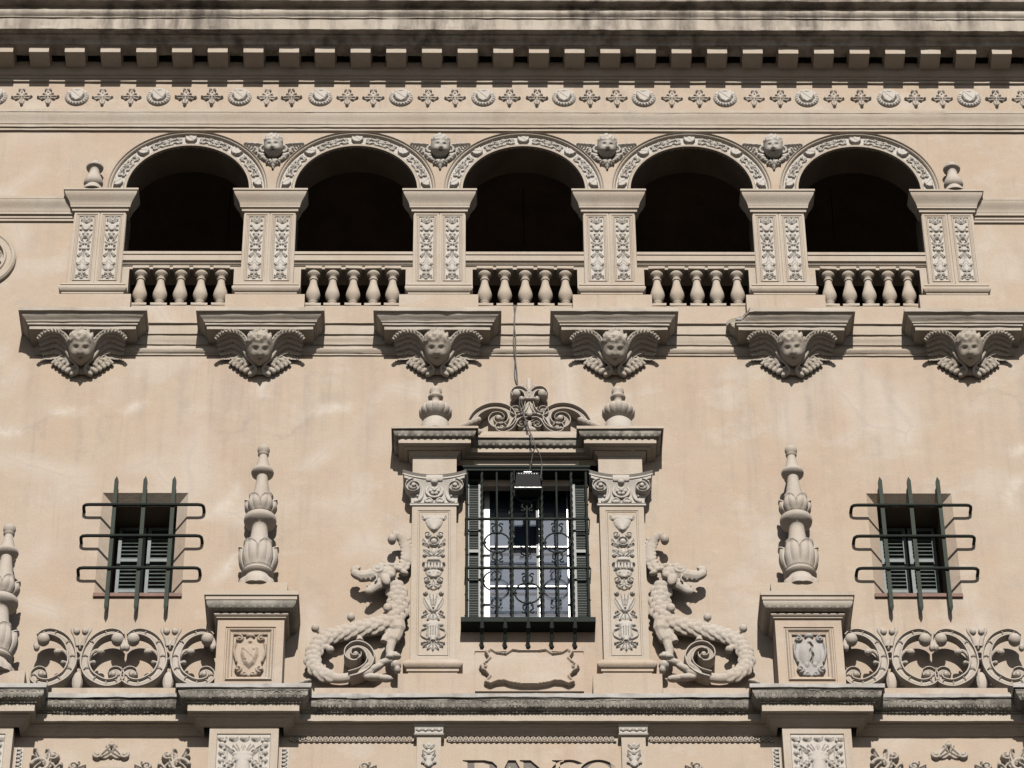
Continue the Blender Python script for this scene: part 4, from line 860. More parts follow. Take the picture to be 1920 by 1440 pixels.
# ================================================================== SMALL BARRED WINDOWS
SW = MB(); SW.add([(0, 0, 0), (.27, 0, 0), (.27, .035, .045), (0, .035, .045), (0, .008, -.004), (.27, .008, -.004), (.27, .043, .041), (0, .043, .041)], [(0, 1, 2, 3), (7, 6, 5, 4), (0, 4, 5, 1), (3, 2, 6, 7), (0, 3, 7, 4), (1, 5, 6, 2)])
SWM = fixnormals(SW.mesh('slat', M_SHUT, 0))
for s, side in ((-1, 'left'), (1, 'right')):
    X = s*WXC
    t = thing('small_window', (X, 0, WZ0), f'small {side} hand window with grey slatted shutters in a splayed opening', 'window', 'small shuttered windows')
    m = MB(); P = np.zeros((2, 4, 3))
    for i, (h, z1, d) in enumerate(((WHW, WZ1, 0), (.42, 31.44, -.15))):
        for j, (x, z) in enumerate(((X-h, WZ0), (X+h, WZ0), (X+h, z1), (X-h, z1))): P[i, j] = (x, -d, z)
    m.grid(P, closev=True); part('splay', m, M_WALL, t, smooth=0)
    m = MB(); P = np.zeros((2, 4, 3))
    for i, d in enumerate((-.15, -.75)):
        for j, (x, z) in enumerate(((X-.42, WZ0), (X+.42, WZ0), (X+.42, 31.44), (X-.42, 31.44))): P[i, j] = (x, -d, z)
    m.grid(P, closev=True); m.quad((X-.42, .75, WZ0), (X+.42, .75, WZ0), (X+.42, .75, 31.44), (X-.42, .75, 31.44)); part('reveal', m, M_SHADE, t, smooth=0)
    m = MB(); m.box(X-.58, X+.575, -.14, .035, 29.775, 29.835, .004); part('sill', m, M_SILL, t, smooth=0)
    for k in (-1, 1):
        a = X+k*.195; f = MB(); d0, d1 = -.60, -.55
        f.box(a-.18, a-.135, d0, d1, 29.85, 31.40); f.box(a+.135, a+.18, d0, d1, 29.85, 31.40)
        for z in (29.85, 30.30, 30.82, 31.35): f.box(a-.1345, a+.1345, d0, d1, z, z+.05)
        sh = part('shutter_leaf', f, M_SHUT, t, smooth=0)
        for z0, n in ((29.91, 6), (30.36, 7), (30.88, 7)):
            for j in range(n):
                o = link('slat', SWM, sh, loc=(a-.1345, .56, z0+j*.064)); 
    gt = thing('barred_grille', (X, .1, 29.4), f'dark green pointed iron bars and cross rails over the small {side} hand window', 'grille', 'grilles of the small windows')
    for k in (-1, 0, 1):
        x = X+k*.385; m = MB(); b = .026; P = np.zeros((6, 4, 3))
        for i, (z, r_) in enumerate(((29.445, .001), (29.53, b), (29.66, b), (31.56, b), (31.66, b), (31.745, .001))):
            for j, (ax_, ay) in enumerate(((-1, -1), (1, -1), (1, 1), (-1, 1))): P[i, j] = (x+ax_*r_, -.115+ay*r_, z)
        m.grid(P, closev=True); part('bar', m, M_IRONV, gt, smooth=0)
    for z in (31.22, 30.69, 30.15):
        m = MB(); rp = []
        for k in (-1, 1):
            seq = [(0, .155), (.72, .155), (.765, .147), (.79, .12), (.795, .06), (.795, -.02)]
            m.tube([(X+k*x, -d, z) for x, d in seq], .022, 8)
        for k in (-1, 0, 1): m.ell((X+k*.385, -.145, z), (.036, .03, .03), 8, 6)
        part('cross_rail', m, M_IRON, gt)
# ================================================================== DRAGONS
def dragon():
    mb = MB(); D = .13
    T = lambda pts, r, n=10, sq=.85: mb.tube([(x, -d, z) for x, d, z in pts], r, n, sq)
    body = [(-1.86, D+.05, 29.98), (-1.76, D, 29.86), (-1.705, D, 29.66), (-1.70, D, 29.45), (-1.76, D, 29.28), (-1.90, D, 29.21), (-2.10, D, 29.165), (-2.33, D, 29.10), (-2.54, D, 29.03), (-2.70, D, 28.90), (-2.775, D, 28.71), (-2.75, D, 28.53), (-2.62, D, 28.41), (-2.42, D, 28.37), (-2.22, D, 28.41)]
    b = crom(body, 5); n = len(b); rad = np.interp(np.linspace(0, 14, n), range(15), [.09, .11, .122, .13, .138, .12, .108, .10, .095, .09, .085, .08, .076, .07, .066]); T(b, list(rad), 12)
    B = np.array(b)
    for i in range(6, n-8, 2):                      # scales
        t = B[i+1]-B[i-1]; t /= np.linalg.norm(t); nr = np.array((-t[2], 0, t[0]))
        for k in ((-.55, .05, .6) if (i//2) % 2 else (-.8, -.25, .32, .82)):
            a = k*1.25; r_ = rad[i]; p = B[i]+nr*r_*math.sin(a); d = p[1]+r_*.85*math.cos(a)
            rot = Matrix.Rotation(-math.atan2(t[2], t[0]), 3, 'Y') @ Matrix.Rotation(.30, 3, 'Z')
            mb.ell((p[0], -d+.012, p[2]), (.066, .024, .052), 9, 6, rot)
    # head
    mb.ell((-1.86, -.20, 30.0), (.14, .11, .125), 12, 9); mb.ell((-1.90, -.25, 30.10), (.10, .06, .035), 10, 7, Matrix.Rotation(.35, 3, 'Y'))
    T(crom([(-1.93, .22, 29.99), (-2.06, .235, 29.965), (-2.17, .24, 29.945), (-2.245, .24, 29.975), (-2.275, .24, 30.04), (-2.245, .24, 30.085), (-2.205, .24, 30.06)], 5), [.095]*6+[.085]*6+[.065]*6+[.05]*6+[.035]*7, 10)
    T(crom([(-1.92, .20, 29.86), (-2.0, .22, 29.78), (-2.07, .23, 29.71), (-2.12, .23, 29.72)], 5), [.09, .09, .08, .08, .075, .07, .07, .065, .065, .06, .06, .055, .05, .045, .04, .035], 9)
    for x in (-2.18, -2.12, -2.06): mb.tube([(x, -.27, 29.92), (x+.005, -.27, 29.85)], [.018, .006], 6)
    for x in (-2.10, -2.04): mb.tube([(x, -.27, 29.76), (x, -.265, 29.82)], [.014, .005], 6)
    mb.ell((-1.965, -.30, 30.03), (.046, .03, .04), 10, 7); mb.ell((-1.86, -.28, 29.86), (.065, .04, .095), 10, 7, Matrix.Rotation(-.3, 3, 'Y')); mb.ell((-1.80, -.26, 29.95), (.07, .05, .06), 9, 6)
    mb.tube([(-1.965+.066*math.cos(a), -.305, 30.03+.058*math.sin(a)) for a in np.linspace(0, 2*PI, 15)], .015, 6); mb.tube([(-1.90, -.27, 29.90), (-1.84, -.30, 29.86), (-1.83, -.29, 29.78)], [.02, .018, .01], 6); mb.tube([(-2.0, -.30, 29.80), (-1.97, -.31, 29.86), (-1.99, -.30, 29.92)], .014, 6)
    for k in range(5): mb.ell((-1.82+.05*k, -.24, 30.12-.03*k+.02*(k % 2)), (.06, .05, .04), 9, 6, Matrix.Rotation(.4, 3, 'Y'))
    # curled plume
    T(crom([(-1.70, .16, 30.12), (-1.62, .15, 30.25), (-1.60, .15, 30.42), (-1.635, .17, 30.57), (-1.70, .20, 30.655), (-1.78, .22, 30.65)], 5), [.05]*6+[.07]*8+[.06]*6+[.05]*6, 9, .6); mb.ell((-1.79, -.22, 30.575), (.06, .075, .075), 10, 8)
    for k in range(9):
        z = 30.12+.06*k; x = float(np.interp(z, [30.1, 30.3, 30.45, 30.6], [-1.66, -1.60, -1.595, -1.65])); mb.ell((x+.055, -.14, z+.02), (.07, .03, .03), 9, 5, Matrix.Rotation(-.85, 3, 'Y')); mb.ell((x-.045, -.16, z), (.055, .03, .024), 8, 5, Matrix.Rotation(.9, 3, 'Y'))
    # leg and claw, chest feathers
    T(crom([(-1.72, .15, 29.28), (-1.70, .17, 29.08), (-1.76, .18, 28.92), (-1.79, .18, 28.80), (-1.78, .19, 28.70), (-1.70, .22, 28.67)], 4), [.115]*4+[.085]*4+[.06]*5+[.055]*4+[.06]*4, 9)
    T([(-1.76, .17, 29.1), (-1.85, .19, 28.98), (-1.87, .2, 28.90)], [.06, .05, .05], 8); mb.ell((-1.70, -.22, 28.655), (.06, .06, .04), 9, 6); mb.ell((-1.80, -.22, 28.65), (.05, .05, .035), 8, 6)
    mb.ell((-1.83, -.25, 29.42), (.06, .05, .07), 10, 7)
    # knobs and leaf curls of the tail
    for (x, z, x2, z2) in ((-2.30, 29.20, -2.30, 29.31), (-2.68, 29.03, -2.755, 29.13)): T([(x, .14, z), ((x+x2)/2+.03, .16, (z+z2)/2), (x2, .18, z2)], [.05, .035, .03], 8); mb.ell((x2, -.19, z2), (.055, .055, .06), 9, 7)
    T(crom([(-2.74, .13, 28.72), (-2.68, .15, 28.83), (-2.60, .17, 28.84), (-2.56, .19, 28.80)], 4), [.045]*7+[.038]*6, 8); mb.ell((-2.555, -.19, 28.785), (.055, .06, .055), 9, 7); T([(-2.19, .13, 29.08), (-2.185, .15, 28.99), (-2.18, .18, 28.93)], [.05, .04, .06], 8)
    # leafy tail end
    for (x, z, a, l) in ((-2.10, 28.42, -.35, .14), (-1.98, 28.50, -.55, .15), (-1.85, 28.60, -.3, .13), (-1.98, 28.36, .0, .15), (-1.84, 28.34, .1, .10), (-2.12, 28.50, -.8, .12)): mb.ell((x, -.17, z), (l, .06, .05), 10, 6, Matrix.Rotation(a, 3, 'Y'))
    mb.ell((-1.71, -.20, 28.52), (.07, .09, .07), 9, 7); mb.ell((-1.69, -.20, 28.45), (.045, .07, .06), 9, 7); mb.ell((-2.86, -.15, 28.30), (.09, .05, .03), 8, 6, Matrix.Rotation(-.4, 3, 'Y'))
    return mb
DRG = remeshed(dragon(), 'dragon_body', M_STONE, .0095, 1)
V = MB(); V.ribbon(crom([(-2.30, 28.375), (-2.16, 28.43), (-2.06, 28.53), (-2.035, 28.67), (-2.10, 28.80), (-2.21, 28.845), (-2.31, 28.79), (-2.325, 28.69), (-2.26, 28.63), (-2.19, 28.66), (-2.185, 28.72)], 7), [.05]*20+[.06]*20+[.05]*20+[.035]*11, .03, .24); V.ell((-2.225, -.2, 28.70), (.04, .05, .04), 10, 7)
for s, l in ((-1, 'scaly stone dragon relief left of the central window'), (1, 'scaly stone dragon relief right of the central window')):
    t = thing('dragon_relief', (s*2.2, 0, 28.1), l, 'dragon', 'dragon reliefs beside the window')
    if s < 0: me = DRG; vv = V
    else:
        me = DRG.copy(); co = np.empty(len(me.vertices)*3); me.vertices.foreach_get('co', co); co = co.reshape(-1, 3); co[:, 0] *= -1; me.vertices.foreach_set('co', co.ravel()); me.flip_normals(); me.update(); vv = V.mirror()
    o = link('dragon_body', me, t); o.matrix_parent_inverse = Matrix.Translation(-Vector(t.location)); part('tail_volute', vv, M_STONE, t)
# ================================================================== LOWER ENTABLATURE
BLK = [-6.93, -3.61, 3.61, 6.93]; BH, BD = .50, .21
path = [(-9, 0)]
for c in BLK: path += [(c-BH, 0), (c-BH, BD), (c+BH, BD), (c+BH, 0)]
path += [(9, 0)]
le = thing('lower_entablature', (0, 0, 27.53), 'long lower cornice with a blackened egg moulding, stepping forward under the pedestals', 'entablature')
m = MB(); m.mould([(-.05, 27.975), (.345, 27.975), (.35, 27.97), (.35, 27.915), (.335, 27.91)], path, False, .008); part('ledge', m, M_WEATH, le)
m = MB(); m.mould([(.05, 27.9095), (.325, 27.9095), (.325, 27.895)]+ovolo(.318, 27.893, .225, 27.785, 8)+[(.22, 27.78), (.22, 27.767), (.05, 27.766)], path, False, .008); part('egg_moulding', m, M_LICH, le)
m = MB(); m.mould([(.05, 27.7655), (.20, 27.7655), (.20, 27.655), (.14, 27.65), (.14, 27.63), (.11, 27.625)]+cyma(.105, 27.62, .03, 27.55)+[(.0, 27.545)], path, False, .003); part('fascia', m, M_MOULD, le)
m = MB(); segs = [(-7.6, -6.93-.5-.36, 0)]+[(c-BH-.26, c+BH+.26, BD) for c in BLK]+[(-6.93+.88, -3.61-.88, 0), (-3.61+.88, 3.61-.88, 0), (3.61+.88, 6.93-.88, 0)]
for x0, x1, dd in segs:
    n = max(1, int((x1-x0)/.13)); w_ = (x1-x0)/n
    for k in range(n):
        c = x0+(k+.5)*w_; j = rng.uniform(.85, 1.1); d = dd+.285
        m.ell((c, -d+.01, 27.838), (.032*j, .03, .05*j), 8, 6)
        m.tube([(c+.046*math.cos(a), -d-.012-.018*math.sin(a), 27.83+.055*math.sin(a)) for a in np.linspace(-.5, PI+.5, 9)], .011, 5)
        m.tube([(c+w_*.5, -d-.03, 27.89), (c+w_*.5, -d+.02, 27.80)], [.014, .006], 5)
        m.ell((c, -dd-.222, 27.772), (.05*j, .012, .010), 7, 4)
o = part('egg_and_dart', m, M_LICH, le); o['kind'] = 'stuff'
for (a, b) in ((-6.05, -4.49), (-2.73, -1.68), (1.68, 2.73), (4.49, 6.05)):
    m = MB(); m.box(a, b, -.01, .30, 27.974, 28.10, .006); part('blocking_course', m, M_WALL, le, smooth=0)
m = MB()
for k in range(86):
    x = -3.01+k*.0708
    if 1.05 < abs(x) < 1.50: continue
    m.tube([(x+.024*math.cos(a), -.02-.008, 27.505+.022*math.sin(a)) for a in np.linspace(0, 2*PI, 9)], .011, 5); m.ell((x+.035, -.015, 27.468), (.026, .02, .014), 7, 5)
o = part('bead_string', m, M_STONE, le); o['kind'] = 'stuff'
# ================================================================== PEDESTALS AND PINNACLES
PD, PHW = .45, .425
def cup(r0, r1, z0, z1, lobes=8):       # lobed leaf cup, wider above
    prof = [(r0*.72, z0), (r0, z0+.02)]+[(r0+(r1-r0)*math.sin(PI/2*t)+.03*math.sin(PI*t), z0+.03+(z1-z0-.05)*t) for t in np.linspace(.1, 1, 9)]+[(r1*1.06, z1), (r1*.99, z1+.015), (r1*.8, z1-.01), (r1*.6, z1-.03)]
    zt = z1
    def fn(r, z, a, i):
        u = (z-z0)/(z1-z0); w_ = abs(math.cos(a*lobes/2)); v = abs(math.sin(a*lobes/2))
        rr = r*(1+.20*u**3*(w_-.35)-.13*math.exp(-(w_/.16)**2)*min(1, u*3)+.05*math.exp(-((v-.62)/.10)**2)*(u > .2)-.04*math.exp(-(v/.10)**2)*(u > .1)); return rr, z+.07*u*u*(w_-.55)
    return prof, fn
def pinnacle():
    mb = MB(); z = lambda v: v-29.66
    mb.lathe([(.25, -.01), (.25, .05), (.24, .10), (.20, .16), (.17, .20), (.16, .24)], n=60, fn=lambda r, zz, a, i: (r*(1+.06*abs(math.cos(a*5)) if zz < .17 else r*0+1) if False else r*(1+(.07*abs(math.cos(a*5)) if zz < .14 else 0)), zz))
    mb.lathe([(.16, .23), (.20, .25), (.215, .28), (.20, .31), (.21, .33)], n=28)
    p, f = cup(.205, .225, .32, .69, 6); mb.lathe(p, n=96, fn=f)
    mb.lathe([(.15, .64), (.145, .72), (.135, .80), (.12, .90), (.108, 1.0), (.105, 1.06), (.12, 1.10), (.15, 1.12), (.205, 1.155), (.215, 1.19), (.212, 1.235), (.18, 1.26), (.16, 1.28)], n=30)
    p, f = cup(.15, .185, 1.27, 1.51, 6); mb.lathe(p, n=96, fn=f)
    mb.lathe([(.13, 1.47), (.125, 1.56), (.115, 1.64), (.10, 1.74), (.082, 1.86), (.076, 1.93), (.078, 1.965), (.11, 1.985), (.145, 2.01), (.152, 2.04), (.14, 2.075), (.105, 2.09), (.10, 2.11), (.088, 2.17), (.062, 2.28), (.055, 2.33), (.072, 2.345), (.075, 2.365), (.06, 2.375), (.075, 2.40), (.084, 2.435), (.078, 2.475), (.05, 2.505), (.0, 2.515)], n=26)
    return mb
PIN = fixnormals(pinnacle().mesh('pinnacle', M_STONE, 50))
PB = MB(); PB.box(-.41, .41, -.02, .50, -.25, .0, .008); PBM = fixnormals(PB.mesh('plinth', M_WALL, 0))
for x, z, d, l in ((-3.525, 29.645, .29, 'turned leaf-cupped stone pinnacle left of the central window'), (3.525, 29.645, .29, 'turned leaf-cupped stone pinnacle right of the central window'), (-6.79, 28.22, .36, 'turned stone pinnacle cut by the left edge of the picture')):
    t = thing('pinnacle', (x, d, z), l, 'pinnacle', 'turned pinnacles'); link('turned_shaft', PIN, t, scale=(1, 1, .985)); link('plinth', PBM, t, loc=(0, d, 0))
def shield_rel(broken):
    q = Relief(.42, .74, .0075)
    q.poly([(-.15, .66), (-.06, .62), (0, .68), (.06, .62), (.15, .66), (.17, .58), (.20, .42), (.16, .28), (.17, .14), (.12, .06), (0, .03), (-.12, .06), (-.17, .14), (-.16, .28), (-.20, .42), (-.17, .58)], .035, .02)
    q.scroll(.14, .62, .05, 1.6, 1.3, .02, .075); q.scroll(.14, .14, .05, -1.6, -1.2, .02, .07); q.tube(crom([(.185, .56), (.20, .42), (.16, .26)]), .018, .06); q.dome(0, .68, .06, .04, .07); q.dome(0, .58, .035, .03, .065); q.scroll(.05, .06, .03, 1, 1, .014, .055)
    if not broken:
        q.poly([(-.115, .50), (0, .53), (.115, .50), (.125, .36), (.08, .22), (0, .13), (-.08, .22), (-.125, .36)], .085, .05); t = np.abs(q.X*.74+(q.Z-.34)*.67); q.H -= .012*(t < .008)*(q.H > .06)
        q.cut(.05, .42, .016, .016, .02); q.cut(-.05, .27, .016, .016, .02)
    else:
        q.dome(-.07, .38, .09, .19, .07); q.tube(crom([(0, .56), (.02, .48), (.0, .40), (.02, .30)]), .012, .0)
        crack = np.abs(q.X-.02-.015*np.sin(q.Z*40)) < .014; q.H = np.where(crack & (q.Z > .22) & (q.Z < .56), .004, q.H); q.dome(.10, .36, .07, .17, .05); q.dome(.05, .22, .04, .06, .06)
    return relief_mesh('shield_relief', q.rough(.003), M_WALL if not broken else M_WEATH, True)
for s in (-1, 1):
    X = s*3.565; pd = thing('pinnacle_pedestal', (X, 0, 27.97), 'panelled pedestal with a whole shield, left of the central window' if s < 0 else 'panelled pedestal with a split broken shield, right of the central window', 'pedestal', 'pedestals of the pinnacles')
    pth = [(X-PHW, -.02), (X-PHW, PD), (X+PHW, PD), (X+PHW, -.02)]
    m = MB(); z0, z1 = 27.976, 29.06; m.box(X-PHW, X+PHW, -.02, PD-.06, z0, z1)
    rect_frame(m, X-PHW, X+PHW, z0, z1, [(0, PD-.06), (0, PD), (.105, PD), (.108, PD-.015), (.125, PD-.015), (.14, PD+.012), (.155, PD+.008), (.175, PD-.02), (.205, PD-.03), (.212, PD-.055)]); part('die', m, M_WALL, pd, smooth=0)
    link('shield_relief', shield_rel(s > 0), pd, loc=(0, -PD+.058, .18))
    m = MB(); m.mould([(-.4, 29.405), (.175, 29.405), (.18, 29.40), (.18, 29.335), (.16, 29.33), (.16, 29.275), (.15, 29.27)]+[(.1, 29.27)], pth, False); m.quad((X-PHW-.17, .02, 29.404), (X+PHW+.17, .02, 29.404), (X+PHW+.17, -PD-.17, 29.404), (X-PHW-.17, -PD-.17, 29.404)); part('cap', m, M_MOULD, pd)
    m = MB(); m.mould([(.05, 29.2695), (.148, 29.2695)]+ovolo(.15, 29.255, .065, 29.16, 8)+[(.05, 29.158)], pth, False); part('egg_moulding', m, M_LICH if s < 0 else M_BRKT, pd)
    m = MB(); eggs(m, X-PHW-.12, X+PHW+.12, PD+.105, 29.21, .11, .046, .032, .046); part('egg_row', m, M_LICH if s < 0 else M_BRKT, pd)['kind'] = 'stuff'
    m = MB(); m.mould([(0, 29.157)]+torus(.03, 29.155, 29.105, .022)+[(.02, 29.10), (.02, 29.085), (.0, 29.075), (-.05, 29.062)], pth, False); part('neck_moulding', m, M_MOULD, pd)
# ================================================================== SCROLL CRESTING
def cresting(cx, cut=None):
    parts = []
    for s in (-1, 1):
        C = lambda pts: [(cx+s*x, z) for x, z in pts]; m = MB()
        body = crom([(.415, 28.33), (.435, 28.385), (.495, 28.40), (.545, 28.345), (.54, 28.26), (.475, 28.205), (.37, 28.19), (.26, 28.235), (.15, 28.33), (.09, 28.47), (.085, 28.62), (.13, 28.79), (.23, 28.93), (.37, 29.0), (.47, 28.985), (.525, 28.93)], 6)
        hw = list(np.interp(np.linspace(0, 1, len(body)), [0, .1, .3, .5, .7, 1], [.03, .045, .06, .065, .062, .05])); m.ribbon(C(body), hw, .16, .30)
        for i_ in range(20, len(body)-6, 8):
            (xa, za), (xb, zb) = body[i_-1], body[i_+1]; L_ = math.hypot(xb-xa, zb-za); nx, nz = -(zb-za)/L_, (xb-xa)/L_; h_ = hw[i_]*.55; xc, zc_ = body[i_]; m.tube([(cx+s*(xc+nx*h_), -.272, zc_+nz*h_), (cx+s*xc, -.288, zc_+.012), (cx+s*(xc-nx*h_), -.272, zc_-nz*h_)], .008, 5)
        m.ell((cx+s*.46, -.25, 28.325), (.048, .07, .048), 10, 8); parts.append(('c_scroll', m)); m = MB()
        m.ell((cx+s*.475, -.25, 28.90), (.085, .09, .09), 12, 9); m.tube([(cx+s*x, -d, z) for x, d, z in crom([(.53, .24, 28.93), (.555, .25, 28.85), (.565, .26, 28.78)])], .03, 8); m.ell((cx+s*.55, -.26, 28.765), (.04, .05, .055), 9, 7); parts.append(('bud', m)); m = MB()
        m.tube([(cx+s*x, -d, z) for x, d, z in crom([(.11, .24, 28.52), (.14, .26, 28.63), (.20, .27, 28.70), (.265, .28, 28.70)])], .024, 8); m.tube([(cx+s*x, -d, z) for x, d, z in crom([(.13, .24, 28.58), (.17, .24, 28.68), (.23, .25, 28.74)])], .018, 7); m.ell((cx+s*.275, -.28, 28.68), (.05, .05, .045), 9, 7); m.tube([(cx+s*x, -d, z) for x, d, z in crom([(.11, .24, 28.44), (.14, .26, 28.51), (.19, .27, 28.53)])], .02, 7); m.ell((cx+s*.195, -.27, 28.515), (.032, .04, .03), 8, 6); parts.append(('inner_leaf', m)); m = MB()
        m.tube([(cx+s*x, -d, z) for x, d, z in crom([(.03, .24, 28.80), (.06, .25, 28.92), (.11, .26, 29.02), (.115, .26, 29.07)])], [.028]*10+[.022]*15, 8); m.ell((cx+s*.055, -.27, 29.01), (.045, .05, .05), 9, 7); m.tube([(cx+s*x, -d, z) for x, d, z in ((.15, .24, 28.80), (.10, .26, 28.86), (.08, .26, 28.80))], .02, 7); parts.append(('top_leaf', m))
    m = MB(); m.ell((cx, -.22, 28.56), (.05, .09, .03), 9, 6); parts.append(('clasp', m)); m = MB(); m.ell((cx, -.2, 28.26), (.07, .06, .16), 9, 7); parts.append(('foot', m)); m = MB(); m.ell((cx, -.2, 28.84), (.04, .06, .08), 9, 7); parts.append(('husk', m))
    return parts
for cx, l in ((-5.75, 'pair of openwork stone C-scrolls beside the left edge pinnacle'), (-4.60, 'pair of openwork stone C-scrolls against the left pedestal'), (4.60, 'pair of openwork stone C-scrolls against the right pedestal'), (5.75, 'pair of openwork stone C-scrolls cut by the right edge of the picture')):
    t = thing('scroll_cresting', (cx, .2, 28.1), l, 'cresting', 'scroll cresting on the lower cornice')
    for n, m in cresting(cx): part(n, m, M_STONE, t)
# ================================================================== BELOW THE LOWER CORNICE
q = Relief(.66, 1.2, .008); Z = 1.2
for k in range(5): q.dome(-.28+.14*k, Z-.06, .05, .04, .045); q.leaf(-.28+.14*k, Z-.10, -.21+.14*k, Z-.04, .03, .035, False)
for k in range(9): q.dome(.27, Z-.16-.12*k, .04, .045, .045); q.scroll(.25, Z-.10-.12*k, .03, k, 1, .013, .035)
q.tube([(.205, Z-.16), (.205, 0)], .010, .025)
for a in (-.75, -.5, -.25, 0, .25, .5, .75): q.leaf(.09*a, Z-.30, .30*a+.02*math.sin(9*a), Z-.14-.05*abs(a), .03, .05, False)
q.vase([(.06, Z-.28), (.135, Z-.29), (.14, Z-.32), (.12, Z-.335), (.125, Z-.38), (.11, Z-.41), (.085, Z-.43), (.09, Z-.50), (.10, Z-.55), (.06, Z-.60), (.05, Z-.70), (.12, Z-.75), (.0, Z-.76)], .06)
q.leaf(.12, Z-.30, .19, Z-.20, .03, .045); q.leaf(.11, Z-.34, .18, Z-.52, .04, .05); q.scroll(.15, Z-.45, .04, 0, 1.2, .015, .045); q.dome(.16, Z-.58, .03, .05, .05)
q.rough(.003); LREL = relief_mesh('relief_panel', q, M_PALE)
for c, l in ((-6.93, 'carved lower pilaster cut by the left edge of the picture'), (-3.60, 'carved torch pilaster under the left pedestal'), (3.60, 'carved torch pilaster under the right pedestal'), (6.93, 'carved lower pilaster at the right edge of the picture')):
    if c > 6: continue
    t = thing('lower_pilaster', (c, 0, 25.5), l, 'pilaster', 'lower pilasters'); m = MB(); h = .434; m.box(-h, h, -.02, .19, -1, 2.045); rect_frame(m, -h, h, -1, 2.045, [(0, .19), (0, .21), (.095, .21), (.10, .195)])
    link('shaft', fixnormals(m.mesh('shaft', M_MOULD, 0)), t); link('relief_panel', LREL, t, loc=(0, -.196, .74)); 
    for s in (-1, 1):
        if c*s > 0: continue
        m = MB()
        for k in range(11): m.ell((s*.505, -.03, 1.83-.06*k), (.032, .03, .026), 8, 5); m.ell((s*.53, -.02, 1.80-.06*k), (.02, .025, .02), 6, 4)
        m.box(min(s*.46, s*.56), max(s*.46, s*.56), -.01, .018, .5, 1.86); link('bead_border', fixnormals(m.mesh('bead_border', M_PALE, 45)), t)
q = Relief(.2, .6, .007); Z = .6
q.dome(0, Z-.06, .03, .04, .04); q.leaf(0, Z-.12, .07, Z-.04, .025, .035); q.leaf(.0, Z-.20, .08, Z-.14, .03, .04); q.dome(0, Z-.17, .035, .05, .045); q.leaf(.01, Z-.24, .09, Z-.20, .025, .04); q.vase([(.06, Z-.235), (.07, Z-.25), (.04, Z-.30), (.06, Z-.36), (.02, Z-.40), (0, Z-.41)], .045); q.scroll(.065, Z-.33, .025, 0, 1.1, .01, .035)
MREL = relief_mesh('leaf_drop', q, M_PALE, True)
for c, l in ((-1.28, 'small bracket pilaster left of the carved bank lettering'), (1.295, 'small bracket pilaster right of the carved bank lettering')):
    t = thing('bracket_pilaster', (c, 0, 26.5), l, 'pilaster', 'small pilasters beside the lettering'); m = MB(); m.box(-.152, .152, -.02, .10, -.5, .985); link('shaft', fixnormals(m.mesh('shaft', M_MOULD, 0)), t); link('leaf_drop', MREL, t, loc=(0, -.101, .30))
    m = MB(); m.mould([(-.1, 1.15), (.045, 1.15), (.045, 1.135), (.03, 1.12), (.025, 1.02), (.04, 1.005), (.03, .99), (0, .985)], [(-.152, -.02), (-.152, .10), (.152, .10), (.152, -.02)], False); eggs(m, -.17, .17, .13, 1.065, .083, .026, .02, .024, 1.06); link('bead_cap', fixnormals(m.mesh('bead_cap', M_PALE, 45)), t)
# ---- incised lettering
def outline(ch):
    if ch == 'B': return [[(0, 0), (.30, 0), (.42, .03), (.47, .13), (.45, .23), (.36, .29), (.43, .35), (.44, .44), (.38, .52), (.28, .55), (0, .55), (0, .53), (.06, .51), (.06, .04), (0, .02)], [(.15, .05), (.15, .26), (.28, .26), (.36, .22), (.36, .10), (.28, .05)], [(.15, .31), (.15, .50), (.26, .50), (.34, .46), (.34, .36), (.26, .31)]]
    if ch == 'A': return [[(-.02, 0), (.12, 0), (.12, .02), (.085, .03), (.12, .14), (.33, .14), (.37, .03), (.33, .02), (.33, 0), (.53, 0), (.53, .02), (.49, .03), (.30, .55), (.21, .55), (.035, .03), (-.02, .02)], [(.14, .19), (.225, .44), (.31, .19)]]
    if ch == 'N': return [[(0, 0), (.14, 0), (.14, .02), (.095, .04), (.095, .42), (.42, 0), (.475, 0), (.475, .51), (.52, .53), (.52, .55), (.38, .55), (.38, .53), (.425, .51), (.425, .16), (.13, .55), (0, .55), (0, .53), (.045, .51), (.045, .04), (0, .02)]]
    o = [(.27+.27*math.cos(a), .275+.285*math.sin(a)) for a in np.linspace(0, 2*PI, 41)[:-1]]; i = [(.27+.18*math.cos(a), .275+.235*math.sin(a)) for a in np.linspace(0, 2*PI, 41)[:-1]]
    if ch == 'O': return [o, i]
    oo = [(.27+.27*math.cos(a), .275+.285*math.sin(a)) for a in np.linspace(R(48), R(312), 32)]; ii = [(.27+.18*math.cos(a), .275+.235*math.sin(a)) for a in np.linspace(R(305), R(55), 32)]
    return [oo+ii]
def filled(name, loops, mat, depth, zoff=0):
    cu = bpy.data.curves.new(name, 'CURVE'); cu.dimensions = '2D'; cu.fill_mode = 'BOTH'; cu.extrude = depth/2
    for lp_ in loops:
        sp = cu.splines.new('POLY'); sp.points.add(len(lp_)-1); sp.use_cyclic_u = True
        for p_, (x, z) in zip(sp.points, lp_): p_.co = (x, z, 0, 1)
    o = bpy.data.objects.new(name, cu); COL.objects.link(o); dg = bpy.context.evaluated_depsgraph_get(); me = bpy.data.meshes.new_from_object(o.evaluated_get(dg)); bpy.data.objects.remove(o)
    me.transform(Matrix.Rotation(PI/2, 4, 'X')); me.materials.clear(); me.materials.append(mat); me.name = name; return me
ins = thing('carved_inscription', (0, 0, 26.6), 'stucco panel with the incised word BANCO at the lower edge', 'inscription')
LET = [('B', -.855, .62), ('A', -.50, .58), ('N', -.14, .60), ('C', .235, .52), ('O', .595, .53)]; S = .88
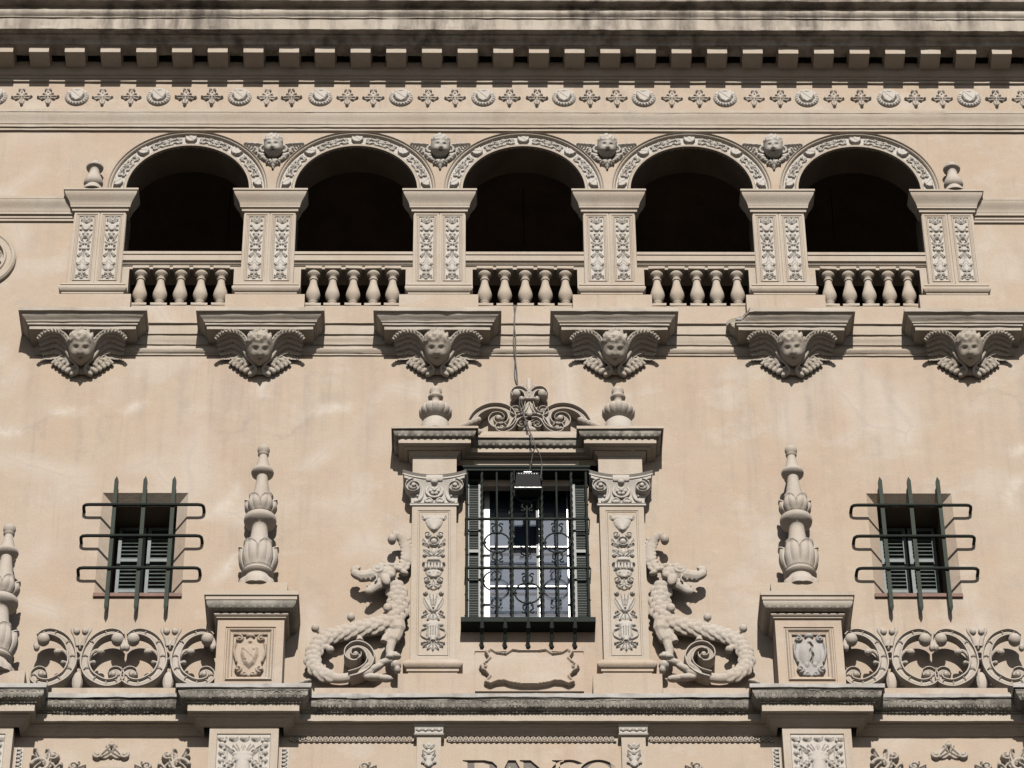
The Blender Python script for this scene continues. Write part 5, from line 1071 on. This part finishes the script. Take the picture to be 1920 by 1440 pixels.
loops = [[(-1.021, 26.715), (1.021, 26.715), (1.021, 27.362), (-1.021, 27.362)]]
for ch, x, w_ in LET:
    lo = [[(x+px*w_/.54*(.5/.52 if ch != 'B' else .86), 26.715+.01+pz*.85) for px, pz in l_] for l_ in outline(ch)]; loops += lo
    me = filled('letter', [[(px, pz) for px, pz in l_] for l_ in lo], M_LETTER, .004); o = link('letter', me, ins, loc=(0, .034, 0)); o.matrix_parent_inverse = Matrix.Translation(-Vector(ins.location))
me = filled('panel', loops, M_WALL, .03); o = link('panel', me, ins, loc=(0, .015, 0)); o.matrix_parent_inverse = Matrix.Translation(-Vector(ins.location))
# ---- arched niches and foliage reliefs at the lower edge
def tuft(seed):
    q = Relief(.42, .50, .008)
    q.tube(spiral(-.06, .18, .13, .04, PI*.9, -PI*.6, 24), .035, .07, False); q.tube(spiral(.02, .10, .18, .10, PI, 0, 20), .018, .06, False); q.scroll(.09, .33, .06, -2.2, 1.2, .028, .09, False); q.leaf(.02, .14, .10, .38, .05, .08, False); q.leaf(-.02, .18, .02, .44, .045, .08, False); q.leaf(-.04, .2, -.15, .44, .035, .08, False); q.dome(-.155, .44, .03, .03, .08, 0, False); q.dome(-.17, .33, .03, .028, .08, 0, False); q.leaf(.08, .1, .20, .24, .04, .07, False); q.dome(.0, .42, .03, .03, .09, 0, False); q.dome(.185, .2, .026, .03, .075, 0, False); q.dome(.05, .05, .13, .07, .05, 0, False)
    return q.rough(.003)
tr = tuft(1); TUF = relief_mesh('foliage_tuft', tr, M_STONE, True); mm = tr.mesh(MB(), lambda x, z, h: (x, -h, z), True).mirror(); TUFM = fixnormals(mm.mesh('foliage_tuft', M_STONE, 60))
q = Relief(.46, .28, .008); q.scroll(.165, .07, .055, .6, -1.3, .024, .06); q.leaf(.15, .04, .02, .19, .05, .06); q.leaf(.12, .03, .0, .12, .05, .055); q.leaf(.02, .12, .07, .21, .035, .065); q.dome(0, .22, .05, .045, .07); q.dome(0, .06, .03, .035, .06); q.dome(0, .25, .03, .02, .075); KEY = relief_mesh('key_leaf', q, M_STONE, True)
q = Relief(.26, .2, .008); q.scroll(-.04, .09, .06, .5, 1.3, .022, .06, False); q.leaf(.0, .06, .12, .12, .03, .05, False); q.leaf(.0, .05, .10, .04, .025, .05, False); q.leaf(-.05, .12, .04, .17, .03, .05, False); SMR = relief_mesh('small_scroll', q, M_STONE, True); SMM = fixnormals(q.mesh(MB(), lambda x, z, h: (x, -h, z), True).mirror().mesh('small_scroll', M_STONE, 60))
for s, side in ((-1, 'left'), (1, 'right')):
    c = s*AR; t = thing('arched_niche', (c, 0, ARZ), f'round arched opening cut by the lower {side} edge, with leaf carvings over it', 'arch', 'arched openings at the lower edge')
    m = MB(); P = np.zeros((33, 6, 3))
    for i, a in enumerate(np.linspace(0, PI, 33)):
        for j, (rr, d) in enumerate(((.86, -.3), (.86, .05), (.90, .06), (.92, .045), (1.0, .05), (1.005, -.01))): P[i, j] = (c+rr*math.cos(a), -d, ARZ+rr*math.sin(a))
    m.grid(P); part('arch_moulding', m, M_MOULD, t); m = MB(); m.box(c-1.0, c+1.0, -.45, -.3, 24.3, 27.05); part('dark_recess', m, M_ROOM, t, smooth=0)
    link('key_leaf', KEY, t, loc=(0, 0, 1.12)); link('foliage_tuft', TUF, t, loc=(-.80, 0, .83)); link('foliage_tuft', TUFM, t, loc=(.80, 0, .83)); link('small_scroll', SMR, t, loc=(-.42, 0, .92)); link('small_scroll', SMM, t, loc=(.42, 0, .92))
for s, l in ((-1, 'small scroll carving left of the lettering panel'), (1, 'small scroll carving right of the lettering panel')):
    o = tag(link('scroll_carving', SMR if s < 0 else SMM, None, loc=(s*2.05, 0, 26.97)), l, 'carving', 'scroll carvings by the lettering')
# ================================================================== SPANDREL CHERUBS
q = Relief(1.0, .62, .009)
for k in range(6): q.leaf(.10, .40-.035*k, .48-.05*k, .485-.055*k, .022, .045-.003*k)
q.tube(crom([(.10, .40), (.16, .475), (.26, .495), (.42, .51)]), .02, .055)
for (x, z, r_) in ((.15, .33, .05), (.19, .38, .045), (.23, .36, .04), (.16, .26, .06), (.20, .28, .045), (.14, .21, .045), (.26, .40, .035), (.24, .32, .035)): q.dome(x, z, r_, r_*.8, .07, .4)
q.dome(0, .13, .10, .06, .08); q.leaf(.02, .18, .10, .10, .04, .08); q.leaf(0, .18, 0, .07, .05, .09); q.scroll(.10, .17, .03, 0, 1.1, .014, .06); q.dome(0, .06, .03, .03, .06); q.dome(.0, .015, .018, .03, .045); q.leaf(0, .07, .0, 0.0, .018, .05)
for (x, z) in ((.17, .33), (.21, .36), (.13, .24), (.05, .11)): q.cut(x, z, .016, .014, .04); q.cut(-x, z, .016, .014, .04)
SPW = relief_mesh('wings_and_leaves', q.rough(.003), M_PALE, True)
for i, x in enumerate(PX[1:5]):
    l = ['leftmost of the four winged cherub heads between the loggia arches', 'second winged cherub head from the left between the arches', 'second winged cherub head from the right between the arches', 'rightmost of the four winged cherub heads between the loggia arches'][i]
    t = thing('spandrel_cherub', (x, 0, 37.96), l, 'cherub', 'cherub heads between the loggia arches'); link('cherub_head', HEAD2, t, loc=(0, -.10, .0), rot=(R(24), 0, R(rng.uniform(-6, 6))), scale=(.84, .84, .80)); link('wings_and_leaves', SPW, t, loc=(0, 0, -.36))
    for s in (-1, 1):
        m = MB(); m.tube([(s*.145+.045*math.cos(a), -.07-.01*math.sin(a), .0+.05*math.sin(a)) for a in np.linspace(0, 2*PI, 15)], .018, 7)
        link('hair_curl', fixnormals(m.mesh('hair_curl', M_PALE, 45)), t)
